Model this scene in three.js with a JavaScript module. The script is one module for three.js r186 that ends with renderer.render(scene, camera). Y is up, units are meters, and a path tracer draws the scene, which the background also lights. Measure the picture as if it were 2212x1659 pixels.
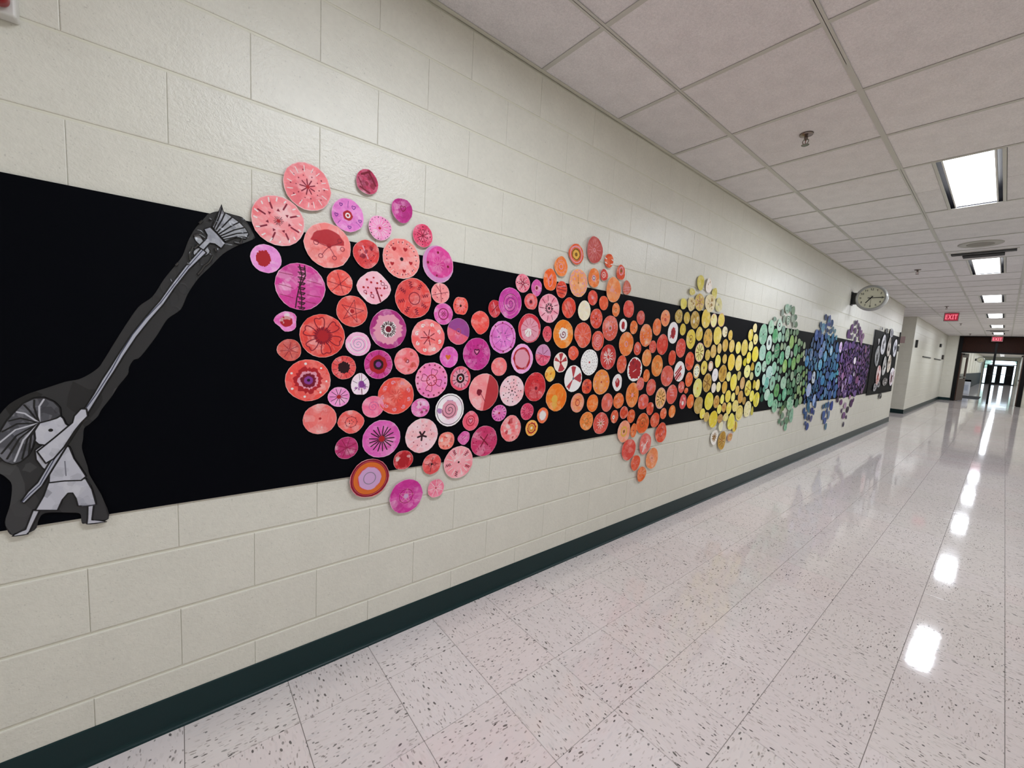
import * as THREE from 'three';
import { RoundedBoxGeometry } from 'three/addons/geometries/RoundedBoxGeometry.js';
import { TextGeometry } from 'three/addons/geometries/TextGeometry.js';
import { FontLoader } from 'three/addons/loaders/FontLoader.js';
import { RectAreaLightUniformsLib } from 'three/addons/lights/RectAreaLightUniformsLib.js';
import { mergeGeometries } from 'three/addons/utils/BufferGeometryUtils.js';

// ---------------------------------------------------------------- camera, sky, exposure
const scene = new THREE.Scene();
const camera = new THREE.PerspectiveCamera(87.01, 2212 / 1659, 0.05, 300);
{
  const yaw = -0.8798, pitch = -0.0983, roll = 0.0554;
  const f = new THREE.Vector3(Math.sin(yaw) * Math.cos(pitch), Math.sin(pitch), -Math.cos(yaw) * Math.cos(pitch));
  const r = new THREE.Vector3(Math.cos(yaw), 0, Math.sin(yaw)), u = r.clone().cross(f);
  const r2 = r.clone().multiplyScalar(Math.cos(roll)).addScaledVector(u, Math.sin(roll));
  const u2 = u.clone().multiplyScalar(Math.cos(roll)).addScaledVector(r, -Math.sin(roll));
  camera.quaternion.setFromRotationMatrix(new THREE.Matrix4().makeBasis(r2, u2, f.clone().negate()));
  camera.position.set(1.6001, 1.3138, 0);
}
scene.add(camera);
scene.background = new THREE.Color(0.72, 0.88, 1.0);
scene.backgroundIntensity = 2.8;
const renderer = new THREE.WebGLRenderer();
renderer.toneMapping = THREE.LinearToneMapping;
renderer.toneMappingExposure = 1.15;
renderer.shadowMap.enabled = true;
RectAreaLightUniformsLib.init();
const LAMP = { intensity: 29, color: new THREE.Color(0.9, 0.965, 1.06), glow: 3.2 };

// ---------------------------------------------------------------- helpers
const rng = (seed) => () => { seed = (seed + 0x6d2b79f5) | 0; let t = Math.imul(seed ^ (seed >>> 15), 1 | seed); t = (t + Math.imul(t ^ (t >>> 7), 61 | t)) ^ t; return ((t ^ (t >>> 14)) >>> 0) / 4294967296; };
const taken = {};
function numbered(name) { const n = taken[name] = (taken[name] ?? -1) + 1; return n ? name + '_' + String(n).padStart(3, '0') : name; }
function tag(o, label, category, group) { o.userData = { label, category }; if (group) o.userData.group = group; return o; }
function thing(name, label, category, [x, y, z] = [0, 0, 0], group) { const o = new THREE.Group(); o.name = numbered(name); o.position.set(x, y, z); scene.add(o); return tag(o, label, category, group); }
function part(name, geometry, material, parent = scene, at) {
  const m = new THREE.Mesh(geometry, material); m.name = parent === scene ? numbered(name) : name;
  m.castShadow = m.receiveShadow = true; if (at) m.position.set(...at); parent.add(m); return m;
}
function struct(name, geometry, material, at) { const m = part(name, geometry, material, scene, at); m.userData = { kind: 'structure' }; return m; }
const box = (x0, x1, y0, y1, z0, z1) => { const g = new THREE.BoxGeometry(Math.abs(x1 - x0), Math.abs(y1 - y0), Math.abs(z1 - z0)); g.translate((x0 + x1) / 2, (y0 + y1) / 2, (z0 + z1) / 2); return g; };
const merge = (list) => mergeGeometries(list.map((g) => (g.index ? g.toNonIndexed() : g)));
function metreUV(g) {  // uv in metres along each face
  const p = g.attributes.position, n = g.attributes.normal, uv = new Float32Array(p.count * 2);
  for (let i = 0; i < p.count; i++) {
    const ax = Math.abs(n.getX(i)), ay = Math.abs(n.getY(i)), az = Math.abs(n.getZ(i));
    uv[2 * i] = ax > ay && ax > az ? -p.getZ(i) : p.getX(i); uv[2 * i + 1] = ay > ax && ay > az ? -p.getZ(i) : p.getY(i);
  }
  g.setAttribute('uv', new THREE.BufferAttribute(uv, 2)); return g;
}
function quads(list) {  // flat quads [a, b, c, d] counter-clockwise, with optional uv per corner
  const pos = [], uv = [];
  for (const [a, b, c, d, t] of list) for (const k of [0, 1, 2, 0, 2, 3]) { pos.push(...[a, b, c, d][k]); uv.push(...(t ? t[k] : [0, 0])); }
  const g = new THREE.BufferGeometry(); g.setAttribute('position', new THREE.Float32BufferAttribute(pos, 3)); g.setAttribute('uv', new THREE.Float32BufferAttribute(uv, 2)); g.computeVertexNormals(); return g;
}
function noiseField(N, cells, seed) {  // tiling value noise, N x N, cells across
  const r = rng(seed), L = Float32Array.from({ length: cells * cells }, r), out = new Float32Array(N * N), s = (t) => t * t * (3 - 2 * t);
  for (let y = 0; y < N; y++) for (let x = 0; x < N; x++) {
    const fx = x / N * cells, fy = y / N * cells, ix = Math.floor(fx), iy = Math.floor(fy), tx = s(fx - ix), ty = s(fy - iy), jx = (ix + 1) % cells, jy = (iy + 1) % cells;
    const a = L[iy * cells + ix], b = L[iy * cells + jx], c = L[jy * cells + ix], d = L[jy * cells + jx];
    out[y * N + x] = (a + (b - a) * tx) * (1 - ty) + (c + (d - c) * tx) * ty;
  }
  return out;
}
function dataTexture(N, fn, srgb) {
  const data = new Uint8Array(N * N * 4);
  for (let i = 0; i < N * N; i++) { const v = fn(i); for (let c = 0; c < 3; c++) data[4 * i + c] = Math.max(0, Math.min(255, v[c] ?? v)); data[4 * i + 3] = 255; }
  const t = new THREE.DataTexture(data, N, N); t.wrapS = t.wrapT = THREE.RepeatWrapping; t.magFilter = THREE.LinearFilter; if (srgb) t.colorSpace = THREE.SRGBColorSpace; t.needsUpdate = true; return t;
}
function canvasTexture(c, wrap) { const t = new THREE.CanvasTexture(c); t.colorSpace = THREE.SRGBColorSpace; if (wrap) t.wrapS = t.wrapT = THREE.RepeatWrapping; return t; }
const canvas = (w, h = w) => { const c = document.createElement('canvas'); c.width = w; c.height = h; return c; };
const std = (o) => new THREE.MeshStandardMaterial(o);
const phys = (o) => new THREE.MeshPhysicalMaterial(o);

// ---------------------------------------------------------------- materials
const wallBump = (() => {
  const N = 1024, a = noiseField(N, 150, 1), b = noiseField(N, 400, 2), c = noiseField(N, 24, 3), r = rng(9), pits = new Float32Array(N * N);
  for (let k = 0; k < 240; k++) { const px = r() * N, py = r() * N, s = 1 + r() * 3.2; for (let y = -8; y <= 8; y++) for (let x = -8; x <= 8; x++) { const q = Math.hypot(x, y * 1.4) / s; if (q < 2) { const i = ((Math.floor(py) + y + N) % N) * N + (Math.floor(px) + x + N) % N; pits[i] = Math.max(pits[i], Math.exp(-q * q * 1.6)); } } }
  return dataTexture(N, (i) => 110 + 60 * (a[i] - 0.5) * 2 * 0.7 + 70 * (b[i] - 0.5) + 40 * (c[i] - 0.5) - 90 * pits[i]);
})();
const wallMap = (() => { const N = 512, a = noiseField(N, 90, 11), b = noiseField(N, 12, 12), d = noiseField(N, 256, 14); return dataTexture(N, (i) => { const k = 1 + 0.02 * (a[i] - 0.5) + 0.02 * (b[i] - 0.5) - (d[i] > 0.985 ? 0.12 : 0); return [225 * k, 222 * k, 210 * k]; }, true); })();
const M = {
  wall: phys({ map: wallMap, bumpMap: wallBump, bumpScale: 0.0015, roughness: 0.33, specularIntensity: 0.85 }),
  wallPlain: std({ color: 0xdfdccc, roughness: 0.5 }),
  base: phys({ color: new THREE.Color(0.004, 0.023, 0.025), roughness: 0.38, specularIntensity: 0.55, bumpMap: wallBump, bumpScale: 0.0004 }),
  ceilBack: std({ color: 0x55534f, roughness: 0.9 }),
  tee: std({ color: 0xc8c6bd, roughness: 0.5 }),
  angle: std({ color: 0xd2cfc0, roughness: 0.45 }),
  black: std({ color: 0x050507, roughness: 0.6 }),
  slot: std({ color: 0x08080a, roughness: 0.7 }),
  whiteMetal: std({ color: 0xd8d6d0, roughness: 0.4 }),
  greyMetal: std({ color: 0x70706c, roughness: 0.35, metalness: 0.55 }),
  chrome: std({ color: 0x8a7f78, roughness: 0.25, metalness: 0.9 }),
  lens: std({ color: 0xffffff, emissive: 0xfbfdff, emissiveIntensity: LAMP.glow, roughness: 0.5 }),
  reflector: std({ color: 0x2a2a30, roughness: 0.35, metalness: 0.4 }),
  darkFrame: phys({ color: 0x080708, roughness: 0.45, specularIntensity: 0.4 }),
  glass: phys({ color: 0xffffff, roughness: 0.02, transmission: 1, thickness: 0, ior: 1.5 }),
  dark: std({ color: 0x1c1c1c, roughness: 0.5 }),
};
const woodMap = (() => { const N = 512, a = noiseField(N, 6, 31), b = noiseField(N, 128, 32); return dataTexture(N, (i) => { const x = i % N, y = (i / N) | 0, g = Math.sin((x / N * 38 + 5 * a[y * N + x]) * 3) * 0.5 + b[((y >> 3) * N) + x] * 0.7; const k = 0.85 + 0.22 * g; return [50 * k, 24 * k, 14 * k]; }, true); })();
M.wood = phys({ map: woodMap, roughness: 0.6, specularIntensity: 0.35 });
M.woodPale = phys({ map: woodMap, color: new THREE.Color(2.6, 3.6, 4.6), roughness: 0.4 });

// floor tiles: marbled vinyl with chips all drawn out along one direction
const floorMap = (() => {
  const N = 1024, c = canvas(N), g = c.getContext('2d'), r = rng(77);
  g.fillStyle = '#e3d9d7'; g.fillRect(0, 0, N, N);
  const chip = (n, l0, l1, w0, w1, cols, al) => { for (let k = 0; k < n; k++) { const x = r() * N, y = r() * N, l = l0 + r() * r() * (l1 - l0), w = w0 + r() * (w1 - w0), t = (r() - 0.5) * 0.5; g.fillStyle = cols[Math.floor(r() * cols.length)]; g.globalAlpha = al * (0.5 + r() * 0.5);
    for (const ox of [0, -N, N]) for (const oy of [0, -N, N]) { if (x + ox < -60 || x + ox > N + 60 || y + oy < -60 || y + oy > N + 60) continue; g.beginPath(); g.ellipse(x + ox, y + oy, l, w, t, 0, 7); g.fill(); } } };
  chip(1500, 8, 46, 2, 7, ['#e6dfdd', '#d5cac7', '#e2d9d7', '#d3cccb'], 0.5);
  chip(620, 5, 22, 1.6, 4.2, ['#b5aaa6', '#a69b96', '#c0b5b0'], 0.6);
  chip(330, 4, 19, 1.8, 4.4, ['#7f7570', '#8d827c', '#6d6460'], 0.75);
  chip(150, 6, 17, 2.2, 6, ['#5a5451', '#4a4644', '#6b6764'], 0.9);
  g.globalAlpha = 1; return canvasTexture(c, true);
})();
const floorBump = (() => { const a = noiseField(512, 14, 41), b = noiseField(512, 50, 42); return dataTexture(512, (i) => 128 + 90 * (a[i] - 0.5) + 30 * (b[i] - 0.5)); })();
const floorMats = [[1, 1, 1], [0.965, 0.96, 0.955], [1.0, 0.975, 0.97], [0.98, 0.985, 0.97]].map((k) => phys({ map: floorMap, color: new THREE.Color(...k), roughness: 0.06, bumpMap: floorBump, bumpScale: 0.00022, ior: 1.5 }));
const ceilMap = (() => { const N = 512, a = noiseField(N, 256, 51), b = noiseField(N, 100, 52), d = noiseField(N, 10, 53); return dataTexture(N, (i) => { const k = 1 + 0.09 * (a[i] - 0.5) + 0.04 * (b[i] - 0.5) + 0.03 * (d[i] - 0.5) - (a[i] > 0.93 ? 0.14 : 0); return [232 * k, 227 * k, 227 * k]; }, true); })();
const ceilBump = (() => { const a = noiseField(512, 256, 54), b = noiseField(512, 90, 55); return dataTexture(512, (i) => 128 + 120 * (a[i] - 0.5) + 60 * (b[i] - 0.5)); })();
const ceilMats = [1, 0.975, 0.955].map((k) => std({ map: ceilMap, color: new THREE.Color(k, k, k), bumpMap: ceilBump, bumpScale: 0.0012, roughness: 0.95 }));

// ---------------------------------------------------------------- sizes of the place (metres, wall face at x = 0, corridor runs along -z)
const CEIL = 2.644, W = 2.56, BACK = 8, CORNER = -12.8, PIER = -15.35, END = -24.5, FARX0 = 0.08, FARX1 = 2.42, FAR = -62;
const BLK = 0.2032, Z0 = 0.0126;

// ---------------------------------------------------------------- block walls
function blockGeo(w, h, uo, vo) {  // face toward +x, centred, a pillowed face in front of its joint
  const a = w / 2 - 0.0001, b = h / 2 - 0.0028, c = 0.0042, cv = 0.0024, e = 0.0045;
  const B = [[-e, -b, a], [-e, -b, -a], [-e, b, -a], [-e, b, a]], m = 0.0028, F0 = [[-0.0009, -b + m * 0.6, a - m * 0.2], [-0.0009, -b + m * 0.6, -a + m * 0.2], [-0.0009, b - m * 0.6, -a + m * 0.2], [-0.0009, b - m * 0.6, a - m * 0.2]], F = [[0, -b + c, a - cv], [0, -b + c, -a + cv], [0, b - c, -a + cv], [0, b - c, a - cv]];
  const t = (p) => [uo - p[2], vo + p[1]], q = (A, B2, C, D) => [A, B2, C, D, [t(A), t(B2), t(C), t(D)]], list = [q(...F)];
  for (let k = 0; k < 4; k++) { const n = (k + 1) % 4; list.push(q(F0[k], F0[n], F[n], F[k]), q(B[k], B[n], F0[n], F0[k])); }
  return quads(list);
}
const blockCache = {};
function blockVariant(w, v) { const k = w.toFixed(3) + '_' + v; return blockCache[k] ??= blockGeo(w, BLK, (v * 0.37) % 1, (v * 0.61) % 1); }
{
  const wall = struct('wall_left', box(-0.2, -0.003, 0, 2.9, CORNER, BACK), M.wallPlain), rest = [], r = rng(5);
  for (let n = 0; n < 13; n++) {
    const off = n % 2 ? 0 : 1;
    for (let i = off - 44; i < 70; i += 2) {
      const za = Math.min(BACK, Z0 - i * BLK), zb = Math.max(CORNER, Z0 - (i + 2) * BLK);
      if (za - zb < 0.03) continue;
      const w = za - zb, zc = (za + zb) / 2, v = Math.floor(r() * 6), at = [0, (n + 0.5) * BLK, zc];
      const hidden = n >= 4 && n <= 7 && zb > -9.8, shown = za < 0.9 && !hidden;
      if (shown) part('block', blockVariant(w, v), M.wall, wall, at);
      else { const g = blockVariant(w, v).clone(); g.translate(...at); rest.push(g); }
    }
  }
  const m = part('block_courses', merge(rest), M.wall, wall); m.userData.kind = 'stuff';
  // the corner's return into the side corridor
  struct('wall_corner', box(-4, -0.2, 0, 2.9, CORNER, CORNER + 0.2), M.wallPlain);
}
function farBlocks(name, place, along, height, flip) {  // a block wall seen small: every course joined
  const out = [], r = rng(name.length);
  for (let n = 0; n < 13; n++) for (let s = n % 2 ? -BLK : 0; s < along; s += 2 * BLK) {
    const a = Math.max(0, s), b = Math.min(along, s + 2 * BLK); if (b - a < 0.03) continue;
    const g = blockVariant(b - a, Math.floor(r() * 6)).clone(); g.applyMatrix4(place((a + b) / 2, (n + 0.5) * BLK)); out.push(g);
  }
  return merge(out);
}
{
  const pier = struct('wall_pier', box(-4, -0.053, 0, 2.9, PIER - 0.2, PIER - 0.003), M.wallPlain);
  const f = new THREE.Matrix4().makeRotationY(-Math.PI / 2);
  part('block_courses', farBlocks('pier', (s, y) => new THREE.Matrix4().makeTranslation(-0.05 - s, y, PIER).multiply(f), 3.9), M.wall, pier).userData.kind = 'stuff';
  const wl = struct('wall_left_beyond', box(-0.3, -0.053, 0, 2.9, END - 0.15, PIER - 0.2), M.wallPlain);
  part('block_courses', farBlocks('beyond', (s, y) => new THREE.Matrix4().makeTranslation(-0.05, y, PIER - s), PIER - END), M.wall, wl).userData.kind = 'stuff';
  const we = struct('wall_end', merge([box(-0.3, 0.29, 0, 2.9, END - 0.15, END - 0.003), box(2.11, W + 0.2, 0, 2.9, END - 0.15, END - 0.003)]), M.wallPlain);
  part('block_courses', farBlocks('end', (s, y) => new THREE.Matrix4().makeTranslation(0.285 - s, y, END).multiply(f), 0.335), M.wall, we).userData.kind = 'stuff';
  struct('wall_side_end', box(-4.2, -4, 0, 2.9, PIER - 0.2, CORNER + 0.2), M.wallPlain);
  struct('wall_right', box(W, W + 0.2, 0, 2.9, END - 0.15, BACK), M.wallPlain);
  struct('wall_back', box(-0.2, W + 0.2, 0, 2.9, BACK, BACK + 0.2), M.wallPlain);
}

// ---------------------------------------------------------------- floor
{
  const slab = struct('floor', merge([box(-4.2, W + 0.2, -0.15, -0.0022, END - 0.15, BACK + 0.2)]), std({ color: 0x6a645f, roughness: 0.8 }));
  const T = 0.3048, FX = 0.2224, FZ = -0.5979, r = rng(21), rest = [[], [], [], []];
  const cache = {};
  function tileGeo(w, d, v, turn) {
    const k = [w.toFixed(3), d.toFixed(3), v, turn].join();
    return cache[k] ??= (() => {
      const a = w / 2 - 0.0005, b = d / 2 - 0.0005, c = 0.0008, e = -0.002, rr = rng(v * 13 + 3), uo = rr(), vo = rr();
      const F = [[-a + c, 0, b - c], [a - c, 0, b - c], [a - c, 0, -b + c], [-a + c, 0, -b + c]], B = [[-a, e, b], [a, e, b], [a, e, -b], [-a, e, -b]];
      const t = (p) => (turn ? [uo + p[2] / 0.6096, vo + p[0] / 0.6096] : [uo + p[0] / 0.6096, vo - p[2] / 0.6096]), q = (A, B2, C, D) => [A, B2, C, D, [t(A), t(B2), t(C), t(D)]], list = [q(...F)];
      for (let i = 0; i < 4; i++) { const n = (i + 1) % 4; list.push(q(B[i], B[n], F[n], F[i])); }
      return quads(list);
    })();
  }
  const xs = []; for (let x = FX - T; x < W; x += T) xs.push([Math.max(0, x), Math.min(W, x + T)]);
  let n = 0;
  for (let k = -28; k < 80; k++) for (let j = 0; j < xs.length; j++) {
    const [x0, x1] = xs[j], za = Math.min(BACK, FZ - (k - 1) * T), zb = Math.max(END, FZ - k * T); if (za - zb < 0.02) continue;
    const turn = (j + k) & 1, v = Math.floor(r() * 7), mi = Math.floor(r() * 4), g = tileGeo(x1 - x0, za - zb, v, turn), at = [(x0 + x1) / 2, 0, (za + zb) / 2];
    const tx = (r() - 0.5) * 0.0032, tz = (r() - 0.5) * 0.0026;
    const inView = za < -0.35 && za > -11 && at[0] < 2.4 - 0.02 && -at[2] > at[0] * 0.55 - 0.2;
    if (inView && n < 298) { n++; const m = part('floor_tile', g, floorMats[mi], slab, at); m.rotation.set(tx, 0, tz); }
    else { const c = g.clone(); c.applyMatrix4(new THREE.Matrix4().makeRotationFromEuler(new THREE.Euler(tx, 0, tz)).setPosition(...at)); rest[mi].push(c); }
  }
  // side corridor tiles
  for (let z = CORNER - 0.15; z > PIER; z -= T) for (let x = -T / 2; x > -4; x -= T) { const g = tileGeo(T, T, Math.floor(r() * 7), 0).clone(); g.translate(x, 0, z); rest[0].push(g); }
  rest.forEach((l, i) => { const m = part('floor_tile_field', merge(l), floorMats[i], slab); m.userData.kind = 'stuff'; });
}

// ---------------------------------------------------------------- baseboards
function cove(along) {  // profile in x, y swept along -z, starting at z = 0
  const s = new THREE.Shape(); s.moveTo(0, 0); s.lineTo(0.016, 0); s.lineTo(0.0145, 0.0035); s.quadraticCurveTo(0.0065, 0.007, 0.005, 0.018); s.lineTo(0.004, 0.106); s.quadraticCurveTo(0.0038, 0.1115, 0, 0.112); s.closePath();
  const g = new THREE.ExtrudeGeometry(s, { depth: along, bevelEnabled: false, curveSegments: 6 }); g.translate(0, 0, -along); return g;
}
const baseL = struct('baseboard_left', (() => { const g = cove(BACK - CORNER); g.translate(0, 0, BACK); return g; })(), M.base);
struct('baseboard_pier', (() => { const g = cove(3.9); g.rotateY(-Math.PI / 2); g.translate(-3.95, 0, PIER); return g; })(), M.base);
struct('baseboard_left_beyond', (() => { const g = cove(PIER - END); g.translate(-0.05, 0, PIER); return g; })(), M.base);
struct('baseboard_end', (() => { const g = cove(0.34); g.rotateY(-Math.PI / 2); g.translate(-0.05, 0, END); return g; })(), M.base);

// ---------------------------------------------------------------- ceiling grid
const PX = [0.0183, 0.3878, 0.9974, 1.607, 2.2166, W], PZ = -1.3957, R2 = 0.6096;
const lampRows = []; for (let n = -2; n < 6; n++) lampRows.push(4 + 6 * n);
const ceiling = struct('ceiling', box(-4.2, W + 0.2, CEIL + 0.14, CEIL + 0.3, END - 0.15, BACK + 0.2), M.ceilBack);
{
  const cache = {}, r = rng(63), rest = [];
  function panelGeo(w, d, v) {
    const k = [w.toFixed(3), d.toFixed(3), v].join();
    return cache[k] ??= (() => {
      const a = w / 2 - 0.0005, b = d / 2 - 0.0005, c = 0.0022, e = 0.006, uo = v * 0.29, vo = v * 0.47;
      const F = [[-a + c, 0, -b + c], [a - c, 0, -b + c], [a - c, 0, b - c], [-a + c, 0, b - c]], B = [[-a, e, -b], [a, e, -b], [a, e, b], [-a, e, b]];
      const t = (p) => [uo + p[0] / 0.61, vo + p[2] / 0.61], q = (A, B2, C, D) => [A, B2, C, D, [t(A), t(B2), t(C), t(D)]], list = [q(...F)];
      for (let i = 0; i < 4; i++) { const n = (i + 1) % 4; list.push(q(B[i], B[n], F[n], F[i])); }
      list.push([[-a, 0.016, b], [a, 0.016, b], [a, 0.016, -b], [-a, 0.016, -b]]);
      for (let i = 0; i < 4; i++) { const n = (i + 1) % 4, u = (p) => [p[0], 0.016, p[2]]; list.push([u(B[i]), u(B[n]), B[n], B[i]]); }
      return quads(list);
    })();
  }
  const tee = 0.012;  // half a tee flange
  const mains = [0.3878, 0.9974, 1.607, 2.2166];
  for (const x of mains) part('main_tee', merge([box(x - tee, x + tee, CEIL, CEIL + 0.0012, END, BACK), box(x - 0.001, x + 0.001, CEIL, CEIL + 0.035, END, BACK)]), M.tee, ceiling);
  part('wall_angle', merge([box(0.0005, 0.021, CEIL, CEIL + 0.0015, CORNER, BACK), box(0.0005, 0.002, CEIL, CEIL + 0.022, CORNER, BACK)]), M.angle, ceiling);
  part('wall_angle', merge([box(W - 0.021, W, CEIL, CEIL + 0.0015, END, BACK), box(W - 0.002, W, CEIL, CEIL + 0.022, END, BACK)]), M.angle, ceiling);
  part('wall_angle', box(-0.0495, -0.03, CEIL, CEIL + 0.0015, END, PIER), M.angle, ceiling);
  for (let k = -15; k < 39; k++) {
    const za = PZ - k * R2, zb = Math.max(END, za - R2), lamp = lampRows.includes(k) || lampRows.includes(k - 1);
    if (za - zb < 0.05) continue;
    const tees = [];
    const spans = [[za < CORNER && za > PIER - 0.1 ? -4 : za < PIER ? -0.05 : 0.001, 0.3878], [0.3878, 0.9974], [0.9974, 1.607], [1.607, 2.2166], [2.2166, W]];
    for (const [x0, x1] of spans) if (!(x0 === 0.9974 && lampRows.includes(k - 1))) tees.push(box(x0 + (x0 > 0.3 ? tee : 0), x1 - (x1 < W ? tee : 0), CEIL + 0.0004, CEIL + 0.0016, za - tee, za + tee));
    const ct = part('cross_tee', merge(tees), M.tee, ceiling);
    const cols = [[0.001, 0.3878], [0.3878, 0.9974], ...(lamp ? [[0.9974, 1.145], [1.459, 1.607]] : [[0.9974, 1.607]]), [1.607, 2.2166], [2.2166, W]];
    for (const [x0, x1] of cols) {
      const xa = x0 < 0.01 && za < PIER ? -0.05 : x0, v = Math.floor(r() * 5), g = panelGeo(x1 - xa, za - zb, v), at = [(xa + x1) / 2, CEIL + 0.0035, (za + zb) / 2];
      const seen = za < 0.9 && !(x0 < 0.01 && za > 0.1);
      if (seen) part('ceiling_tile', g, ceilMats[Math.floor(r() * 3)], ceiling, at); else { const c = g.clone(); c.translate(...at); rest.push(c); }
    }
  }
  for (let x = -R2 / 2; x > -4; x -= R2) for (let z = CORNER + 0.1; z > PIER - 0.2; z -= R2) { const g = panelGeo(R2, R2, 1).clone(); g.translate(x, CEIL + 0.0035, z); rest.push(g); }
  part('ceiling_tile_field', merge(rest), ceilMats[1], ceiling).userData.kind = 'stuff';
}

// ---------------------------------------------------------------- lamps
const LX = 1.302;
function ceilingLight(z, label, parts = true) {  // recessed one by four foot troffer; z is the middle
  const t = thing('ceiling_light', label, 'ceiling light', [LX, CEIL, z], 'recessed lamps down the corridor');
  const hw = 0.157, hl = 0.606, ow = 0.14, ol = 0.6, lw = 0.108, ll = 0.592;
  part('frame', merge([box(-hw, -ow, -0.001, 0.004, -hl, hl), box(ow, hw, -0.001, 0.004, -hl, hl), box(-ow, ow, -0.001, 0.004, -hl, -ol), box(-ow, ow, -0.001, 0.004, ol, hl)]), M.tee, t);
  part('housing', merge([box(-ow - 0.004, -ow, 0.0, 0.1, -ol, ol), box(ow, ow + 0.004, 0.0, 0.1, -ol, ol), box(-ow, ow, 0.0, 0.1, -ol - 0.004, -ol), box(-ow, ow, 0.0, 0.1, ol, ol + 0.004), box(-ow, ow, 0.1, 0.104, -ol, ol)]), M.reflector, t);
  part('lens_rim', merge([box(-lw - 0.009, -lw, 0.004, 0.022, -ll, ll), box(lw, lw + 0.009, 0.004, 0.022, -ll, ll)]), M.whiteMetal, t);
  part('lens', box(-lw, lw, 0.012, 0.018, -ll, ll), M.lens, t);
  const L = new THREE.RectAreaLight(LAMP.color, LAMP.intensity, lw * 2, ll * 2); L.name = 'lamp_glow'; L.position.y = 0.008; L.rotation.x = -Math.PI / 2; t.add(L);
  return t;
}
const lampWords = { 0: 'troffer lamp just behind the viewer over the pink discs', 1: 'large bright ceiling troffer closest to the sprinkler head', 2: 'bright ceiling troffer beside the black air slot and round speaker', 3: 'third bright ceiling troffer down the corridor, level with the clock', 4: 'small bright ceiling troffer beside the hanging exit sign', 5: 'small bright ceiling troffer just before the far air slot', 6: 'last bright ceiling troffer, right above the far exit sign' };
for (let n = -2; n < 6; n++) { const k = 4 + 6 * n; ceilingLight(PZ - (k + 1) * R2, lampWords[n + 1] ?? 'ceiling troffer lamp farther back behind the viewer'); }

// air slots, speaker, sprinklers
function airSlot(z, label) {
  const t = thing('air_diffuser', label, 'air vent', [LX - 0.01, CEIL, z]);
  part('slot_frame', merge([box(-0.262, 0.262, -0.004, 0.004, 0.062, 0.075), box(-0.262, 0.262, -0.004, 0.004, -0.075, -0.062), box(-0.262, -0.245, -0.004, 0.004, -0.062, 0.062), box(0.245, 0.262, -0.004, 0.004, -0.062, 0.062)]), M.whiteMetal, t);
  part('slot', box(-0.245, 0.245, -0.011, 0.003, -0.062, 0.062), M.slot, t);
  part('slot', box(-0.16, 0.16, -0.016, 0.003, -0.235, -0.08), M.slot, t);
  part('slot_blade', box(-0.24, 0.24, -0.0135, -0.01, -0.004, 0.004), M.greyMetal, t);
}
airSlot(-7.06, 'black slotted air vent beside the second troffer lamp');
airSlot(-21.0, 'thin black air vent slot just before the last troffer lamp');
{
  const t = thing('ceiling_speaker', 'round white speaker grille in ceiling beside the black air slot', 'speaker', [1.285, CEIL, -6.6]);
  part('rim', new THREE.LatheGeometry([[0.165, 0.006], [0.165, -0.003], [0.155, -0.007], [0.12, -0.008], [0.1, -0.004]].map(([a, b]) => new THREE.Vector2(a, b)), 40), std({ color: 0xb5b2aa, roughness: 0.6 }), t);
  part('grille', new THREE.CylinderGeometry(0.101, 0.101, 0.006, 36), std({ color: 0x98938a, roughness: 0.8 }), t, [0, -0.004, 0]);
}
function sprinkler(x, z, label) {
  const t = thing('sprinkler', label, 'sprinkler', [x, CEIL, z]);
  part('escutcheon', new THREE.LatheGeometry([[0, 0.003], [0.036, 0.003], [0.034, -0.004], [0.02, -0.009], [0.012, -0.009], [0.012, -0.012], [0, -0.012]].map(([a, b]) => new THREE.Vector2(a, b)), 28), M.chrome, t);
  part('body', new THREE.CylinderGeometry(0.009, 0.011, 0.02, 14), M.chrome, t, [0, -0.02, 0]);
  for (const s of [-1, 1]) { const c = new THREE.CatmullRomCurve3([[0.008 * s, -0.027, 0], [0.015 * s, -0.036, 0], [0.011 * s, -0.05, 0], [0.002 * s, -0.058, 0]].map((p) => new THREE.Vector3(...p))); part('frame_arm', new THREE.TubeGeometry(c, 10, 0.0024, 6), M.chrome, t); }
  part('bulb', new THREE.CylinderGeometry(0.002, 0.002, 0.024, 8), std({ color: 0x8a1418, roughness: 0.2 }), t, [0, -0.042, 0]);
  part('deflector', new THREE.CylinderGeometry(0.021, 0.019, 0.002, 16), M.chrome, t, [0, -0.06, 0]);
}
sprinkler(0.7, -2.9, 'large dark sprinkler head in the near ceiling tile');
sprinkler(0.68, -7.93, 'small sprinkler head in the ceiling before the clock');
sprinkler(0.645, -12.9, 'small sprinkler head just before the hanging exit sign');
sprinkler(0.62, -17.85, 'tiny sprinkler head just past the hanging exit sign');
sprinkler(0.62, -22.95, 'tiny farthest sprinkler head near the brown doorway header');

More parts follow.
